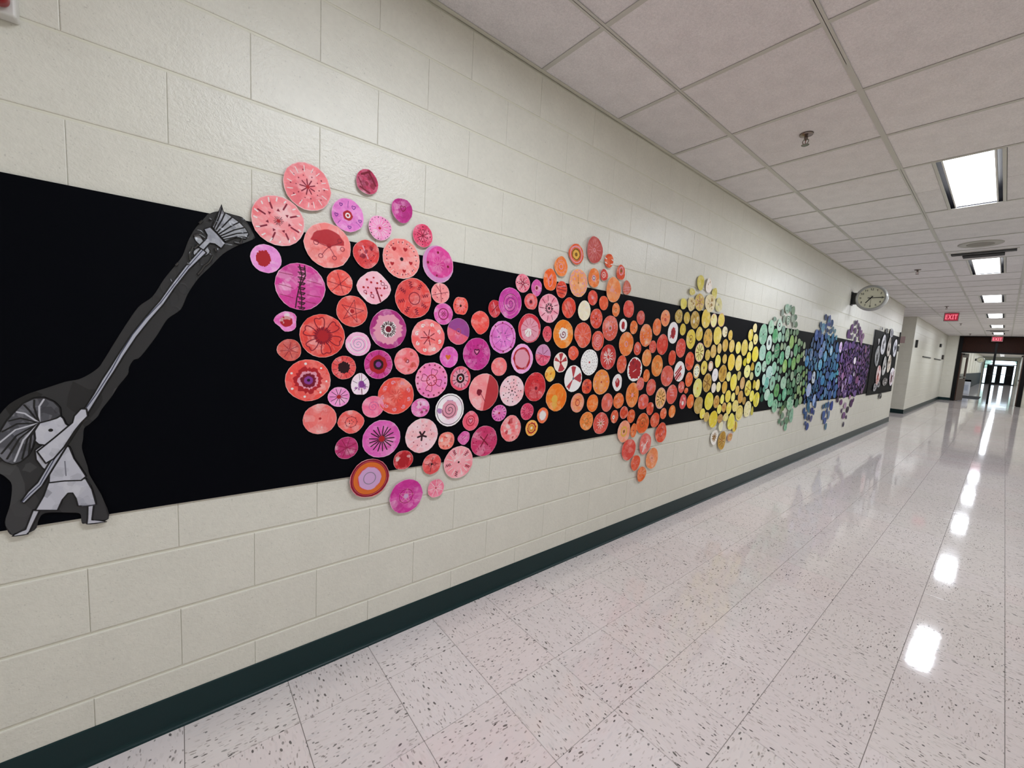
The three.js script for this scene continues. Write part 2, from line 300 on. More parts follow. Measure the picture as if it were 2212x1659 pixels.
// ---------------------------------------------------------------- black paper
function sheet(z0, z1, y0, y1, nz, ny, amp, seed, edge) {
  const r = rng(seed), ph = Array.from({ length: 6 }, () => r() * 6.28), P = [], n = (nz + 1) * (ny + 1);
  const X = (z, y) => 0.0042 + amp * (0.5 + 0.3 * Math.sin(z * 2.1 + ph[0] + y * 2) + 0.2 * Math.sin(z * 5.3 + ph[1] - y * 3) + 0.18 * Math.sin(y * 9 + ph[2] + z));
  for (const back of [0, 1]) for (let j = 0; j <= ny; j++) for (let i = 0; i <= nz; i++) {
    const z = z0 + (z1 - z0) * i / nz, e = j === 0 ? edge * Math.sin(z * 1.7 + ph[3]) : j === ny ? edge * Math.sin(z * 1.3 + ph[4]) : 0, y = y0 + (y1 - y0) * j / ny + e; P.push(X(z, y) - back * 0.0006, y, z);
  }
  const I = [], at = (i, j, b) => b * n + j * (nz + 1) + i;
  for (let j = 0; j < ny; j++) for (let i = 0; i < nz; i++) { I.push(at(i, j, 0), at(i + 1, j, 0), at(i + 1, j + 1, 0), at(i, j, 0), at(i + 1, j + 1, 0), at(i, j + 1, 0)); I.push(at(i, j, 1), at(i + 1, j + 1, 1), at(i + 1, j, 1), at(i, j, 1), at(i, j + 1, 1), at(i + 1, j + 1, 1)); }
  for (let i = 0; i < nz; i++) { I.push(at(i, 0, 1), at(i + 1, 0, 1), at(i + 1, 0, 0), at(i, 0, 1), at(i + 1, 0, 0), at(i, 0, 0)); I.push(at(i, ny, 0), at(i + 1, ny, 0), at(i + 1, ny, 1), at(i, ny, 0), at(i + 1, ny, 1), at(i, ny, 1)); }
  const g = new THREE.BufferGeometry(); g.setAttribute('position', new THREE.Float32BufferAttribute(P, 3)); g.setIndex(I); g.computeVertexNormals(); return g;
}
const paperBlack = phys({ color: new THREE.Color(0.0014, 0.0018, 0.0036), roughness: 0.55, specularIntensity: 0.1 });
tag(part('paper_banner', sheet(0.75, -9.93, 0.757, 1.664, 180, 14, 0.004, 3, 0.004), paperBlack), 'long black paper banner running along the cream block wall', 'paper banner');
{
  const g = sheet(-9.9, -12.5, 0.722, 1.95, 40, 14, 0.004, 8, 0.003); g.translate(0.005, 0, 0);
  tag(part('black_paper_sheet', g, paperBlack), 'tall black paper panel at the far end of the banner', 'paper panel');
  tag(part('paper_strip', box(0.001, 0.004, 1.667, 1.945, -9.94, -9.865), std({ color: 0xa6a8ac, roughness: 0.6 })), 'narrow pale grey paper strip at the near edge of the tall black panel', 'paper strip');
}

// ---------------------------------------------------------------- painted paper discs
const PAINT = { k: '#2c1018', m: '#7c142c', r: '#b4202a', c: '#d2463c', w: '#f3ecea', p: '#eaa0b4', o: '#e0702c', y: '#edb750', v: '#8c3f96', g: '#74747c', t: '#3a8c84', G: '#1d5740', b: '#8c5f22', n: '#1d2c64', l: '#d6a8d4' };
function paint(g, R, base, second, design, seed) {  // draws one child's painting, radius R about the origin
  const r = rng(seed), S = (c, w) => { g.strokeStyle = PAINT[c]; g.lineWidth = Math.max(1, w * R * 1.45); g.lineCap = 'round'; g.lineJoin = 'round'; }, line = (pts) => { g.beginPath(); pts.forEach(([x, y], i) => (i ? g.lineTo(x * R, y * R) : g.moveTo(x * R, y * R))); g.stroke(); };
  const dot = (x, y, s) => { g.beginPath(); g.ellipse(x * R, y * R, s * R, s * R, 0, 0, 7); g.fill(); };
  g.fillStyle = '#' + base; g.fillRect(-R * 1.2, -R * 1.2, R * 2.4, R * 2.4);
  for (let k = 0; k < 46; k++) {  // watercolour wash: pools of the second colour, paler blooms, dry brush streaks
    const a = r() * 6.28, d = Math.sqrt(r()) * 0.95, s = 0.1 + r() * 0.32; g.globalAlpha = 0.1 + r() * 0.22; g.fillStyle = r() < 0.55 ? '#' + second : r() < 0.7 ? '#fdf4f2' : '#' + base;
    if (g.fillStyle === '#fdf4f2') g.globalAlpha *= 0.8;
    g.beginPath(); for (let q = 0; q < 9; q++) { const w = s * (0.55 + r() * 0.8), t = q / 9 * 6.28; g.lineTo((Math.cos(a) * d + Math.cos(t) * w) * R, (Math.sin(a) * d + Math.sin(t) * w * 0.8) * R); } g.closePath(); g.fill();
  }
  const lean = r() * 3.14; g.lineCap = 'round';
  for (let k = 0; k < 60; k++) { const x = (r() - 0.5) * 1.9, y = (r() - 0.5) * 1.9, l = 0.08 + r() * 0.3, t = lean + (r() - 0.5) * 0.9; g.globalAlpha = 0.08 + r() * 0.14; g.strokeStyle = r() < 0.5 ? '#' + second : '#fff6f2'; g.lineWidth = (0.015 + r() * 0.04) * R; g.beginPath(); g.moveTo(x * R, y * R); g.lineTo((x + Math.cos(t) * l) * R, (y + Math.sin(t) * l) * R); g.stroke(); }
  g.globalAlpha = 1;
  const heart = (s, x, y, fill) => { g.beginPath(); g.moveTo(x * R, (y + s * 0.55) * R); g.bezierCurveTo((x - s * 0.95) * R, (y - s * 0.1) * R, (x - s * 0.5) * R, (y - s * 0.75) * R, x * R, (y - s * 0.25) * R); g.bezierCurveTo((x + s * 0.5) * R, (y - s * 0.75) * R, (x + s * 0.95) * R, (y - s * 0.1) * R, x * R, (y + s * 0.55) * R); fill ? g.fill() : g.stroke(); };
  for (const tok of design.split(' ')) {
    const m = /^([A-Z])([a-zA-Z])(.*)$/.exec(tok); if (!m) continue;
    const [, op, c, rest] = m, ps = rest.split(','), [a = 0, b = 0, d = 0, e = 0, f = 0] = ps.map((x) => parseFloat(x) || 0); g.fillStyle = PAINT[c];
    if (op === 'R') { S(c, d ? (e || 0.03) : 0.03); for (let k = 0; k < a; k++) { const t = k / a * 6.283 + (r() - 0.5) * 0.12 + 0.3, q = r() * 0.05; line([[Math.cos(t) * (b + q), Math.sin(t) * (b + q)], [Math.cos(t + 0.04) * (d - q), Math.sin(t + 0.04) * (d - q)]]); } }
    else if (op === 'D') for (let k = 0; k < a; k++) { const t = k / a * 6.283 + (r() - 0.5) * 0.2; dot(Math.cos(t) * b, Math.sin(t) * b, d * (0.8 + r() * 0.5)); }
    else if (op === 'C') { g.beginPath(); for (let q = 0; q < 22; q++) { const t = q / 22 * 6.283, w = a * (0.94 + r() * 0.12); g.lineTo((b + Math.cos(t) * w) * R, (d + Math.sin(t) * (e && w / a * e || w)) * R); } g.closePath(); g.fill(); }
    else if (op === 'O' || op === 'E') { S(c, b || 0.03); g.beginPath(); g.ellipse(d * R, e * R, a * R, (f || a) * R, 0.2, 0, 7); g.stroke(); }
    else if (op === 'J') { g.beginPath(); const n = 46; for (let q = 0; q < n; q++) { const t = q / n * 6.283, w = a * (0.86 + r() * 0.26); g.lineTo(Math.cos(t) * w * R, Math.sin(t) * w * R); } g.closePath(); g.fill(); }
    else if (op === 'H') { S(c, 0.035); heart(a, b, d, ps[3] === 'f'); }
    else if (op === 'S') { S(c, d || 0.03); g.beginPath(); for (let q = 0; q <= 80; q++) { const t = q / 80 * a * 6.283, w = q / 80 * b; g.lineTo(Math.cos(t) * w * R, Math.sin(t) * w * R); } g.stroke(); }
    else if (op === 'Z') { S(c, 0.022); for (let k = 0; k < a; k++) { const t = k / a * 6.283 + 0.5; line(Array.from({ length: 7 }, (_, q) => { const w = b - 0.16 + q * 0.055, s = (q % 2 ? 1 : -1) * d * 0.8; return [Math.cos(t) * w - Math.sin(t) * s, Math.sin(t) * w + Math.cos(t) * s]; })); } }
    else if (op === 'L') { S(c, f || 0.03); line([[a, b], [(a + d) / 2 + (r() - 0.5) * 0.05, (b + e) / 2 + (r() - 0.5) * 0.05], [d, e]]); }
    else if (op === 'B') for (let k = 0; k < a; k++) { const t = r() * 6.28, w = Math.sqrt(r()) * 0.7, s = 0.08 + r() * 0.16; g.globalAlpha = 0.6; g.beginPath(); for (let q = 0; q < 8; q++) { const z = s * (0.5 + r()), u = q / 8 * 6.28; g.lineTo((Math.cos(t) * w + Math.cos(u) * z) * R, (Math.sin(t) * w + Math.sin(u) * z) * R); } g.closePath(); g.fill(); g.globalAlpha = 1; }
    else if (op === 'X') { S(c, 0.075); line(Array.from({ length: 26 }, (_, q) => { const t = q / 25 * 2 - 1, h = a * Math.sqrt(Math.max(0.05, 1 - t * t)); return [b + t * a * 0.75 + (r() - 0.5) * 0.1, (q % 2 ? h : -h) * (0.8 + r() * 0.25)]; })); }
    else if (op === 'T') for (let k = 0; k < a; k++) { const t = k / a * 6.283 + 0.2, x = Math.cos(t) * b, y = Math.sin(t) * b; g.beginPath(); for (let q = 0; q < 3; q++) g.lineTo((x + Math.cos(t + q * 2.094) * d) * R, (y + Math.sin(t + q * 2.094) * d) * R); g.closePath(); if (d < 0.06) { S(c, 0.02); g.stroke(); } else g.fill(); }
    else if (op === 'Y') { g.globalAlpha = 0.85; g.beginPath(); g.moveTo(0, 0); for (let q = 0; q <= 12; q++) { const t = (a + (b - a) * q / 12) * 0.01745, w = d * (0.9 + r() * 0.1); g.lineTo(Math.cos(t) * w * R, Math.sin(t) * w * R); } g.closePath(); g.fill(); g.globalAlpha = 1; }
    else if (op === 'F') { S(c, d || 0.02); for (let k = 0; k < a; k++) { const t = k / a * 6.283 + 0.3, w = b * 1.05 * Math.PI / a; g.beginPath(); g.moveTo(Math.cos(t) * 0.12 * R, Math.sin(t) * 0.12 * R); g.bezierCurveTo(Math.cos(t - w) * b * R, Math.sin(t - w) * b * R, Math.cos(t - w * 0.6) * b * 1.25 * R, Math.sin(t - w * 0.6) * b * 1.25 * R, Math.cos(t) * b * R, Math.sin(t) * b * R); g.bezierCurveTo(Math.cos(t + w * 0.6) * b * 1.25 * R, Math.sin(t + w * 0.6) * b * 1.25 * R, Math.cos(t + w) * b * R, Math.sin(t + w) * b * R, Math.cos(t) * 0.12 * R, Math.sin(t) * 0.12 * R); g.stroke(); } }
    else if (op === 'V') { g.globalAlpha = 0.8; g.save(); g.rotate(a * 0.01745); g.fillRect(-1.2 * R, -1.2 * R, 2.4 * R, (1.2 - b) * R); g.restore(); g.globalAlpha = 1; }
    else if (op === 'G') { S(c, b || 0.025); line(Array.from({ length: 6 }, (_, q) => { const t = q * 2.5133 - 1.4; return [Math.cos(t) * a, Math.sin(t) * a]; })); }
    else if (op === 'Q') { S(c, 0.035); for (let k = 0; k < a; k++) { const t = k / a * 6.283 + 0.25, x = Math.cos(t) * b, y = Math.sin(t) * b; line(Array.from({ length: 14 }, (_, q) => { const w = d * q / 13, u = q * 0.62 + t; return [x + Math.cos(u) * w, y + Math.sin(u) * w]; })); } }
    else if (op === 'K') { S(c, b || 0.04); line(Array.from({ length: 80 }, (_, q) => { const t = q / 79 * 6.283, w = a + 0.09 * Math.sin(t * 11); return [Math.cos(t) * w, Math.sin(t) * w]; })); }
    else if (op === 'W') { S(c, a * 2); g.globalAlpha = 0.75; g.beginPath(); g.ellipse(-b * R, -d * R, 0.98 * R, 0.98 * R, 0, 0, 7); g.stroke(); g.globalAlpha = 1; }
    else if (op === 'N') { S(c, 0.03); line([[a, -0.92], [a + 0.1, -0.5], [a, 0], [a - 0.1, 0.5], [a - 0.15, 0.9]]); line([[a + 0.2, -0.9], [a + 0.24, -0.5], [a + 0.02, 0], [a + 0.1, 0.5], [a + 0.08, 0.9]]); for (let q = 0; q < 9; q++) { const y = -0.82 + q * 0.21; line([[a - 0.05, y], [a + 0.22, y + 0.02], [a + 0.16, y + 0.09], [a, y + 0.07]]); } }
  }
}
const rimRadius = (outline, seed) => {
  const r = rng(seed), wob = Array.from({ length: 24 }, () => 0.985 + r() * 0.03), d = outline.length === 8 ? [...outline].map((c) => 0.55 + 0.05 * Number(c)) : null;
  return (k, n) => { let s = wob[k % 24]; if (d) { const f = k / n * 8, i = Math.floor(f), t = (1 - Math.cos((f - i) * Math.PI)) / 2; s *= d[i % 8] * (1 - t) + d[(i + 1) % 8] * t; } return s; };
};
function discGeo(rz, ry, outline, seed, uvBox, curl, flat) {  // a cut paper disc facing +x, its edge lifting off the wall a little
  const N = 22, rad = rimRadius(outline, seed), r = rng(seed + 7), dir = r() * 6.283, dz = Math.cos(dir), dy = Math.sin(dir), P = [], U = [], I = [], lift = (z, y) => curl * Math.pow(z / rz * dz + y / ry * dy, 2);
  const put = (z, y, back) => { P.push(lift(z, y) - back * 0.0005, y, z); U.push(uvBox[0] + uvBox[2] * (0.5 - 0.46 * z / rz), uvBox[1] + uvBox[2] * (0.5 + 0.46 * y / ry)); };
  for (const back of [0, 1]) { put(0, 0, back); for (const s of [0.55, 1]) for (let k = 0; k < N; k++) { const t = k / N * 6.283185, w = rad(k, N) * s; put(-Math.cos(t) * rz * w, Math.sin(t) * ry * w, back); } }
  const half = 1 + 2 * N;
  for (let k = 0; k < N; k++) { const n = (k + 1) % N, a = 1 + k, b = 1 + n, c = 1 + N + k, d = 1 + N + n; I.push(0, a, b, a, c, d, a, d, b); I.push(half, half + b, half + a, half + a, half + d, half + c, half + a, half + b, half + d); }
  const p0 = P.length / 3;  // the cut edge, with corners of its own
  for (let k = 0; k < N; k++) for (const b of [0, 1]) { const s = (b * half + 1 + N + k) * 3, u = (1 + N + k) * 2; P.push(P[s], P[s + 1], P[s + 2]); U.push(U[u], U[u + 1]); }
  for (let k = 0; k < N; k++) { const n = (k + 1) % N, a = p0 + 2 * k, b = p0 + 2 * n; I.push(a, a + 1, b + 1, a, b + 1, b); }
  const g = new THREE.BufferGeometry(); g.setAttribute('position', new THREE.Float32BufferAttribute(P, 3)); g.setAttribute('uv', new THREE.Float32BufferAttribute(U, 2)); g.setIndex(I); g.computeVertexNormals(); return g;
}
// z y half-width half-height layer size base second | painting | outline | label
const DISCS = `
-.354 1.813 .076 .079 0 106 de7c80 c4545e|Rm9,.08,.34,.03 Cr.08 Dm10,.48,.025 Dm10,.7,.025 Rw15,.62,.88,.022||large salmon paper disc with nine-ray dark star and white dashes
-.265 1.679 .079 .081 1 115 e58a8e d3585c|Rm8,.5,.82,.04 Tm7,.42,.07 Rk14,.06,.2,.012 Cr.07 Rw16,.76,.92,.035||large salmon paper disc with dark triangles around a small burst
-.557 1.887 .043 .046 0 57 a83050 701f38|Lm-.5,-.5,.2,-.85,.1 Lm.1,-.8,.75,.1,.1 Lm-.6,.5,.2,.8,.1 Lm-.75,-.2,-.35,.55,.05 Bm5|98988989|dark crimson paper disc with brushed edges on bare wall
-.489 1.75 .058 .059 0 73 cf78b8 b850a0|Cr.3 Ow.12,.06 Lv0,-.45,0,-.85,.02 Lv.5,.3,.8,.6,.02 Lv-.45,.4,-.6,.6,.02 Hv.16,-.45,-.55,o Hv.2,.35,-.55,o Hv.18,-.7,.1,o Hv.17,.75,.2,o Hv.17,.1,.7,o||lilac paper disc with red square centre and small heart outlines
-.697 1.817 .046 .048 0 55 a82878 8c1e60|Hm.42,.1,-.2,o|89898898|magenta paper disc with one heart outline on bare wall
-.609 1.731 .046 .046 0 54 e590b8 d06c98|Dk18,.88,.035 Rw16,.3,.72,.025 Cr.11||pale pink paper disc rimmed with dark dots and red centre
-.791 1.74 .045 .047 0 51 cc4466 b02c4e|Rm8,.02,.6,.04 Dm8,.5,.05 Dm8,.75,.05||rose paper disc with eight-line asterisk on bare wall
-.421 1.629 .08 .079 1 102 de7874 c8504c|Yr190,350,.75 Cr.1,.05,0 Lm.05,.05,-.25,.45,.015 Lm.05,.05,.3,.45,.015 Lm.05,.05,-.55,-.1,.015 Lm.05,.05,.55,-.25,.015 Om.09,.015,-.3,.5 Om.09,.015,.28,.5 Om.09,.015,.62,.05 Om.09,.015,.5,-.3 Om.1,.015,-.5,-.05||large salmon paper disc with red half-moon and ink flowers
-.561 1.624 .053 .055 0 64 c83c3c a82a30|Dm7,.5,.04 Lp-.3,-.5,.1,.3,.06 Bm4|79989897|red paper disc with torn pale top beside pale pink dotted one
-.702 1.632 .079 .079 0 87 e2807c d2605e|Hr.2,-.42,-.42,f Hr.2,.18,-.48,f Hr.18,.5,.15,f Hr.18,-.5,.32,f Hr.17,.15,.6,f Ck.09,0,.03 Rw20,.72,.9,.018 Dm24,.8,.025||salmon paper disc with five red hearts and a black pip
-.867 1.637 .078 .078 0 81 c63e88 ac2c70|Dm4,.62,.06 Rp12,.05,.4,.015 Wl.1,-.12,.12|88998899|magenta paper disc with four dark seeds and pale lilac edge
-.229 1.55 .045 .046 0 67 d68ac4 bf62aa|Xr.55,-.15||lilac paper disc with red scribble at the start of banner
-.333 1.472 .08 .081 0 108 bf3a88 a02a70|Nk-.05 Lm-.85,-.5,-.3,-.45,.012 Lm-.85,0,-.3,.1,.012 Lm-.8,.4,-.3,.5,.012 Lm.25,-.3,.85,-.2,.012 Lm.25,.3,.8,.35,.012 Lm.2,.6,.6,.65,.012||large magenta paper disc with a dark ladder down the middle
-.464 1.504 .046 .047 0 57 d85048 c03a38|Lm-.9,0,.9,.3,.025 Lm-.2,-.7,.1,.2,.025 Lm-.6,.7,.6,-.5,.025 Lm0,0,.3,.8,.02||coral paper disc with thin crossing lines
-.592 1.502 .068 .064 0 75 e8a8b4 d888a0|Dr6,.35,.06 Dr8,.6,.055 Lm.1,0,.4,.8,.06 Om.1,.02,-.1,.5 Om.1,.02,.5,-.3 Om.1,.02,.7,-.15 Om.08,.02,-.5,.3 Cr.06,.2,0|97979797|pale pink lobed paper disc with rows of red beads
-.758 1.48 .081 .082 1 86 cc4440 b23234|Om.3,.025,.05,0 Zm8,.68,.1||red paper disc with inner circle and eight squiggles
-.882 1.516 .045 .044 1 44 e0888a cc6668|Lm-.9,.3,.8,-.2,.03 Lm-.1,-.9,.15,.8,.03 Lm-.5,-.7,.2,.1,.03 Dm6,.55,.04||pale salmon paper disc with thin crossed lines and seeds
-.51 1.404 .058 .059 0 68 cf4c44 b83838|Gm.75,.02 Cr.13||red paper disc with five-point star outline
-.289 1.349 .039 .036 0 54 cc58a0 e8a8d0|Cr.5,0,.02 Bw4|49879498|pointed lilac scrap with solid red spot
-.407 1.305 .078 .079 0 98 d0443c b83030|Fm6,.78,.025 Cr.36 Rm24,.25,.42,.03||large red paper disc with six petal outlines round a red centre
-.654 1.346 .076 .079 0 85 9c2a70 841e5c|Jp.78 Jw.42 Rk26,.22,.4,.03 Cm.16||purple paper disc with jagged lilac ring and white eye
-.989 1.473 .039 .045 0 43 d85448 c84444|Ck.13 Rp10,.25,.6,.04 Dm6,.72,.05|99699969|coral slab-sided paper disc with a dark pip
-.9 1.428 .047 .047 2 46 c8549c b04088|Om.5,.05 Rm8,.05,.3,.035||lilac paper disc with circled asterisk
-.831 1.322 .079 .078 3 78 dc5c5c e08088|Qw8,.7,.12 Rm7,.1,.45,.03 Cr.08||salmon paper disc with white curls around a dark star
-.983 1.357 .059 .06 0 57 cc5468 c05080|Vv20,-.05,.8 Dk9,0,.03 Ec.2,.03||half magenta half coral paper disc with dotted diagonal
-.298 1.25 .039 .039 0 54 c05048 a83c3c|Rm7,.05,.75,.025|89989799|brick red paper disc with seven fine rays
-.36 1.143 .076 .076 0 98 d84c44 c83c3c|Jr.62 Jp.46 Jm.34 Cv.2 Ck.07 Dw7,.8,.05||large red paper disc with ragged purple ring eye
-.483 1.19 .045 .045 0 53 cc4444 b83838|Jk.5 Rm12,.6,.95,.02||red paper disc with ragged maroon centre
-.535 1.281 .048 .046 0 54 e0a0c0 d484ac|Sw3.5,.8,.05 Sv2.5,.6,.02||pale lilac paper disc with faint swirl
-.616 1.203 .058 .059 0 64 b83480 9c2868|Cr.62 Ck.36 Cv.2 Rm10,.65,.95,.02||magenta paper disc with orange-red ring and dark eye
-.738 1.218 .056 .056 0 57 d8626a e08c90|Cm.14,.03 Cp.09,.03 Bc5||salmon paper disc with small pink eye and cloudy wash
-.546 1.124 .036 .047 0 52 e4c0d0 f0e4ea|Bv6 Lm.1,-.9,.2,.9,.03 Cv.3,.15,0 Rk6,.35,.9,.02|97889969|white and magenta patched scrap with dark lines
-.466 1.078 .04 .038 0 48 dc88bc d070ac|Rk11,.15,.85,.03 Cr.2||lilac paper disc with dark curved spokes and red hub
-.694 1.073 .079 .078 0 80 d44a40 c03c38|Qp9,.72,.12 Rc12,.1,.4,.02||red paper disc with ring of faint curls
-.598 1.033 .045 .044 1 48 dc6a8c d05478|Sv2,.5,.015||plain rose pink paper disc overlapping the red one with curls
-.4 .998 .059 .057 0 73 d86c68 cc5858|Cr.08,0,-.02 Lw.1,.5,.1,.6,.02||plain salmon paper disc with one red pip
-.513 .977 .051 .049 0 58 d85c58 c84848|Dk5,.15,.035 Dm8,.45,.03 Om.42,.02|97899688|coral paper disc with bulging outline and seedy middle
-.856 1.136 .079 .079 0 77 dc7ca0 cf64ae|Fm4,.6,.018 Er.3,.03 Tm16,.86,.05||pink paper disc with four looped petals and triangle border
-.939 1.24 .047 .048 0 46 cc58a8 b84890|Ho.5,-.1,0,f||lilac paper disc with orange heart
-1.004 1.143 .055 .057 0 53 c83848 d070a0|Cp.75 Rk12,.5,.8,.03 Ck.4 Cw.22 Cr.14||red paper disc with lilac ring and white eye
-.954 .998 .076 .077 0 72 f0dce6 e4b8cc|Bv9 Cp.55 Sk2.5,.5,.02 Ok.88,.02||white and pink paper disc with spiral ink line
-.806 1.017 .044 .041 1 40 c85898 e8c0d8|Bm4 Bw6||magenta and white blotched paper disc
-.818 .892 .078 .077 0 74 eab4bc d87c84|Rk5,.04,.28,.07 Dm12,.6,.025 Rw12,.75,.92,.02||pale pink paper disc with bold black five-arm star
-.637 .897 .08 .079 0 82 c858a4 b8408c|Rk17,.15,.68,.035 Cr.16||lilac paper disc with seventeen dark sunburst lines
-.497 .876 .044 .044 0 50 aa2c64 92224e|Rm8,.02,.9,.025 Ol.08,.02,-.6,.5||deep magenta paper disc with criss-cross spokes low on banner
-.734 .794 .047 .044 0 45 b42830 9c1c28|Xr.75,0 Bw3|88898988|deep red scribbled paper disc near banner bottom
-.59 .738 .081 .081 0 85 b83848 d85848|Oy.76,.08 Oo.72,.16 Om.92,.05 Om.84,.02 Cl.58 Og.3,.02||large paper disc with lilac middle and orange and red rings
-.752 .63 .077 .076 0 74 b83088 a02470|Gp.45,.02 Cl.14 Om.4,.015||magenta paper disc with flower scribble on bare wall below banner
-.872 .755 .047 .048 0 45 cc4c4c b83a3e|Lk.1,-.6,-.15,.7,.03 Lk-.7,-.05,.7,.05,.02 Om.15,.03,.3,.02 Om.15,.03,-.2,.02 Ck.1||red paper disc with dark bow cross straddling banner bottom
-1.014 .743 .081 .078 0 69 e8949c dc6c78|Rw14,.45,.85,.025 Zm5,.7,.1 Ck.06||pink paper disc with white rays and zigzags straddling banner bottom
-.897 .639 .043 .046 0 42 dc7890 cc5c78|Rw7,.1,.9,.03 Cr.08|98798989|small pink paper disc with white spokes on bare wall
-.943 .855 .044 .043 0 39 dc6c60 e8b0a8|Bw5 Bc5|89898989|coral and white marbled paper disc
-1.038 .858 .036 .034 0 31 c85498 b4407c|Lm-.3,.2,.3,-.3,.03|69879796|little lilac angular paper disc
-1.071 .938 .046 .048 0 42 d4586c c84460|Or.5,.05 Hm.5,0,0,o Hp.3,0,0,f|98989899|coral paper disc with dark pink heart
-1.157 .83 .079 .077 0 66 b83260 a02850|Lm-.3,-.3,.3,.3,.05 Lm.25,-.4,-.25,.35,.05 Dm8,.6,.03 Dm8,.8,.03||rose red paper disc with X and dots at banner bottom
-1.141 1.074 .089 .091 0 80 de7c80 e09898|Vr100,.15,1 Lm-.3,-.1,.1,.5,.02 Xm.12,-.3||two-tone paper disc part pale scribbled part solid red
-1.09 1.257 .077 .077 0 70 b0287c 981e64|Hk.32,-.02,-.15,o Hp.16,0,-.15,f Dk12,.55,.022||large magenta paper disc with pale pink heart
-1.227 1.199 .049 .046 0 39 dc6468 d88484|Bp4||plain salmon paper disc under the large magenta heart disc
-1.24 1.345 .082 .081 0 71 cc6cb8 b8549c|Dk6,.3,.03 Om.82,.015 Dm8,.88,.04 Rv9,.2,.7,.015||lilac paper disc with loose dark seeds around rim
-1.318 1.075 .081 .079 0 66 eab8c0 dc8890|Rk8,.2,.35,.03 Ck.06 Dk9,.52,.035 Dk9,.72,.035 Rw14,.6,.9,.02||pale pink paper disc with black burst of dots
-1.477 1.092 .077 .079 1 62 bc2830 a82028|Cm.12,.08,.1 Dm5,.45,.03 Dm5,.75,.03||solid deep red paper disc with maroon pip
-1.372 1.241 .077 .078 0 65 dc94c8 c880b4|Cr.75 Cp.62 Bp3|98988899|lilac-rimmed paper disc with red ring and pink middle
-1.521 1.264 .056 .058 0 46 cc4868 b83850|Vl5,.0,.9 Rm6,.1,.75,.03||small paper disc half lilac half coral
-1.242 .964 .047 .042 0 36 cc5ca4 b84c90|Rk14,.65,.9,.04 Rp10,.25,.6,.03 Cr.13||small lilac paper disc with red pip and dark dashes
-1.429 .96 .046 .046 0 37 c83c60 b42c50|Rm14,.3,.85,.03 Rp7,.1,.4,.03||small crimson paper disc with fine spokes
-1.324 .877 .069 .072 0 58 d86468 e4a0a0|Bw5 Br5|98989889|salmon marbled paper disc low on banner
-1.469 .867 .045 .044 0 35 e89c3c d87020|Jr.72 Oy.45,.1 Cy.32 Cw.14||small amber paper disc with brown egg ring
-1.547 .931 .042 .044 0 33 dc6438 cc5028|Jp.68 Jw.58||small orange paper disc with ragged white middle
-1.646 1.028 .084 .081 0 61 e07018 d05c10|By4 Cy.28,-.15,.1|98999899|large bright orange paper disc with yellow glow
-1.777 1.133 .076 .079 0 58 eadcdc ddd0d0|Yr250,285,.95 Yr-30,20,.95 Yr115,140,.95 Cg.1||white paper disc with red fan wedges and grey pip
-1.662 1.226 .056 .057 0 43 ead4cc e0c0b8|Yr250,290,.95 Yr320,350,.95 Yr190,215,.95 Yr45,110,.95 Cr.15||small white paper disc with red wedges
-1.585 1.159 .041 .044 0 34 e8a43c d88c28|Bo3 Cb.06|88989788|small amber yellow paper disc
-1.761 1.281 .045 .041 0 31 d8543c c44430|Op.25,.05|98998898|small coral paper disc with pale ring
-1.669 1.385 .08 .08 0 62 e07820 cc6418|Jw.46 Sm1.5,.3,.04||bright orange paper disc with white scribbled eye
-1.54 1.666 .052 .059 0 49 dc5c24 cc4c1c|Lp-.1,.1,.15,-.5,.06 Op.3,.05,.05,.1,.5 Lp-.5,-.4,-.1,.4,.05 Cr.1|88998989|orange paper disc with white leaf mark on banner top edge
-1.274 1.513 .075 .079 1 69 b83c94 a02c7c|Sk3,.65,.015 Sp2.5,.8,.02|89999887|magenta paper disc with egg outline and swirling ink
-1.181 1.479 .039 .043 0 39 b82c34 a02028|Lp-.3,-.7,.3,.6,.06 Lm-.4,.4,.4,-.4,.06|89899898|small red paper disc tucked behind magenta swirled one
-1.349 1.622 .048 .046 0 40 d87488 c04c60|Rm12,.1,.6,.05 Dk6,.75,.05 Rw6,.2,.8,.03||pink paper disc with crimson burst at banner top
-1.446 1.611 .039 .044 0 37 c04c94 ac3c80|Cp.35 Cm.2|79989897|lilac lozenge paper disc with dark pip
-1.41 1.536 .046 .043 1 37 d05454 c04444|Op.5,.04 Op.4,.03 Cm.22|89999879|coral paper disc with ringed eye
-1.545 1.516 .078 .077 0 63 dc8ca0 cc6478|Rk16,.2,.38,.045 Rm9,.5,.9,.03 Ck.1||pale pink paper disc with dark burst and black pip
-1.1 1.407 .055 .056 0 51 d84a44 cc403c||88888698|coral teardrop with its point hanging down
-1.413 1.401 .078 .076 0 63 c02838 a82030|Cp.8,.05,.1 Cw.3,-.1,.3 Rr10,.2,.7,.015||red-rimmed paper disc with pale pink wash inside
-1.542 1.379 .034 .044 0 35 c84454 b83444|Tm2,.6,.12 Om.2,.05|99899699|small coral paper disc with dark spots below pale burst disc
-1.632 1.627 .043 .046 0 37 cc4430 b43424|Lm-.8,-.4,.8,-.3,.05 Lm-.8,0,.8,.1,.05 Lm-.6,.4,.6,.5,.05 Lp-.7,-.2,.6,-.5,.05||red-orange paper disc with sideways stripes
-1.616 1.748 .054 .054 0 44 dc7434 cc6028|Op.25,.06 Op.6,.03|88989898|orange paper disc with small ring on bare wall
-1.729 1.832 .064 .059 0 47 cc4c24 b84020|Op.74,.08 Cb.55 Cy.42 Cb.18|98989788|rust paper disc with concentric tan rings
-1.88 1.885 .07 .077 0 59 a84440 b86058|Rp14,.3,.8,.015 Op.12,.03||tall brick red paper disc topmost of orange peak
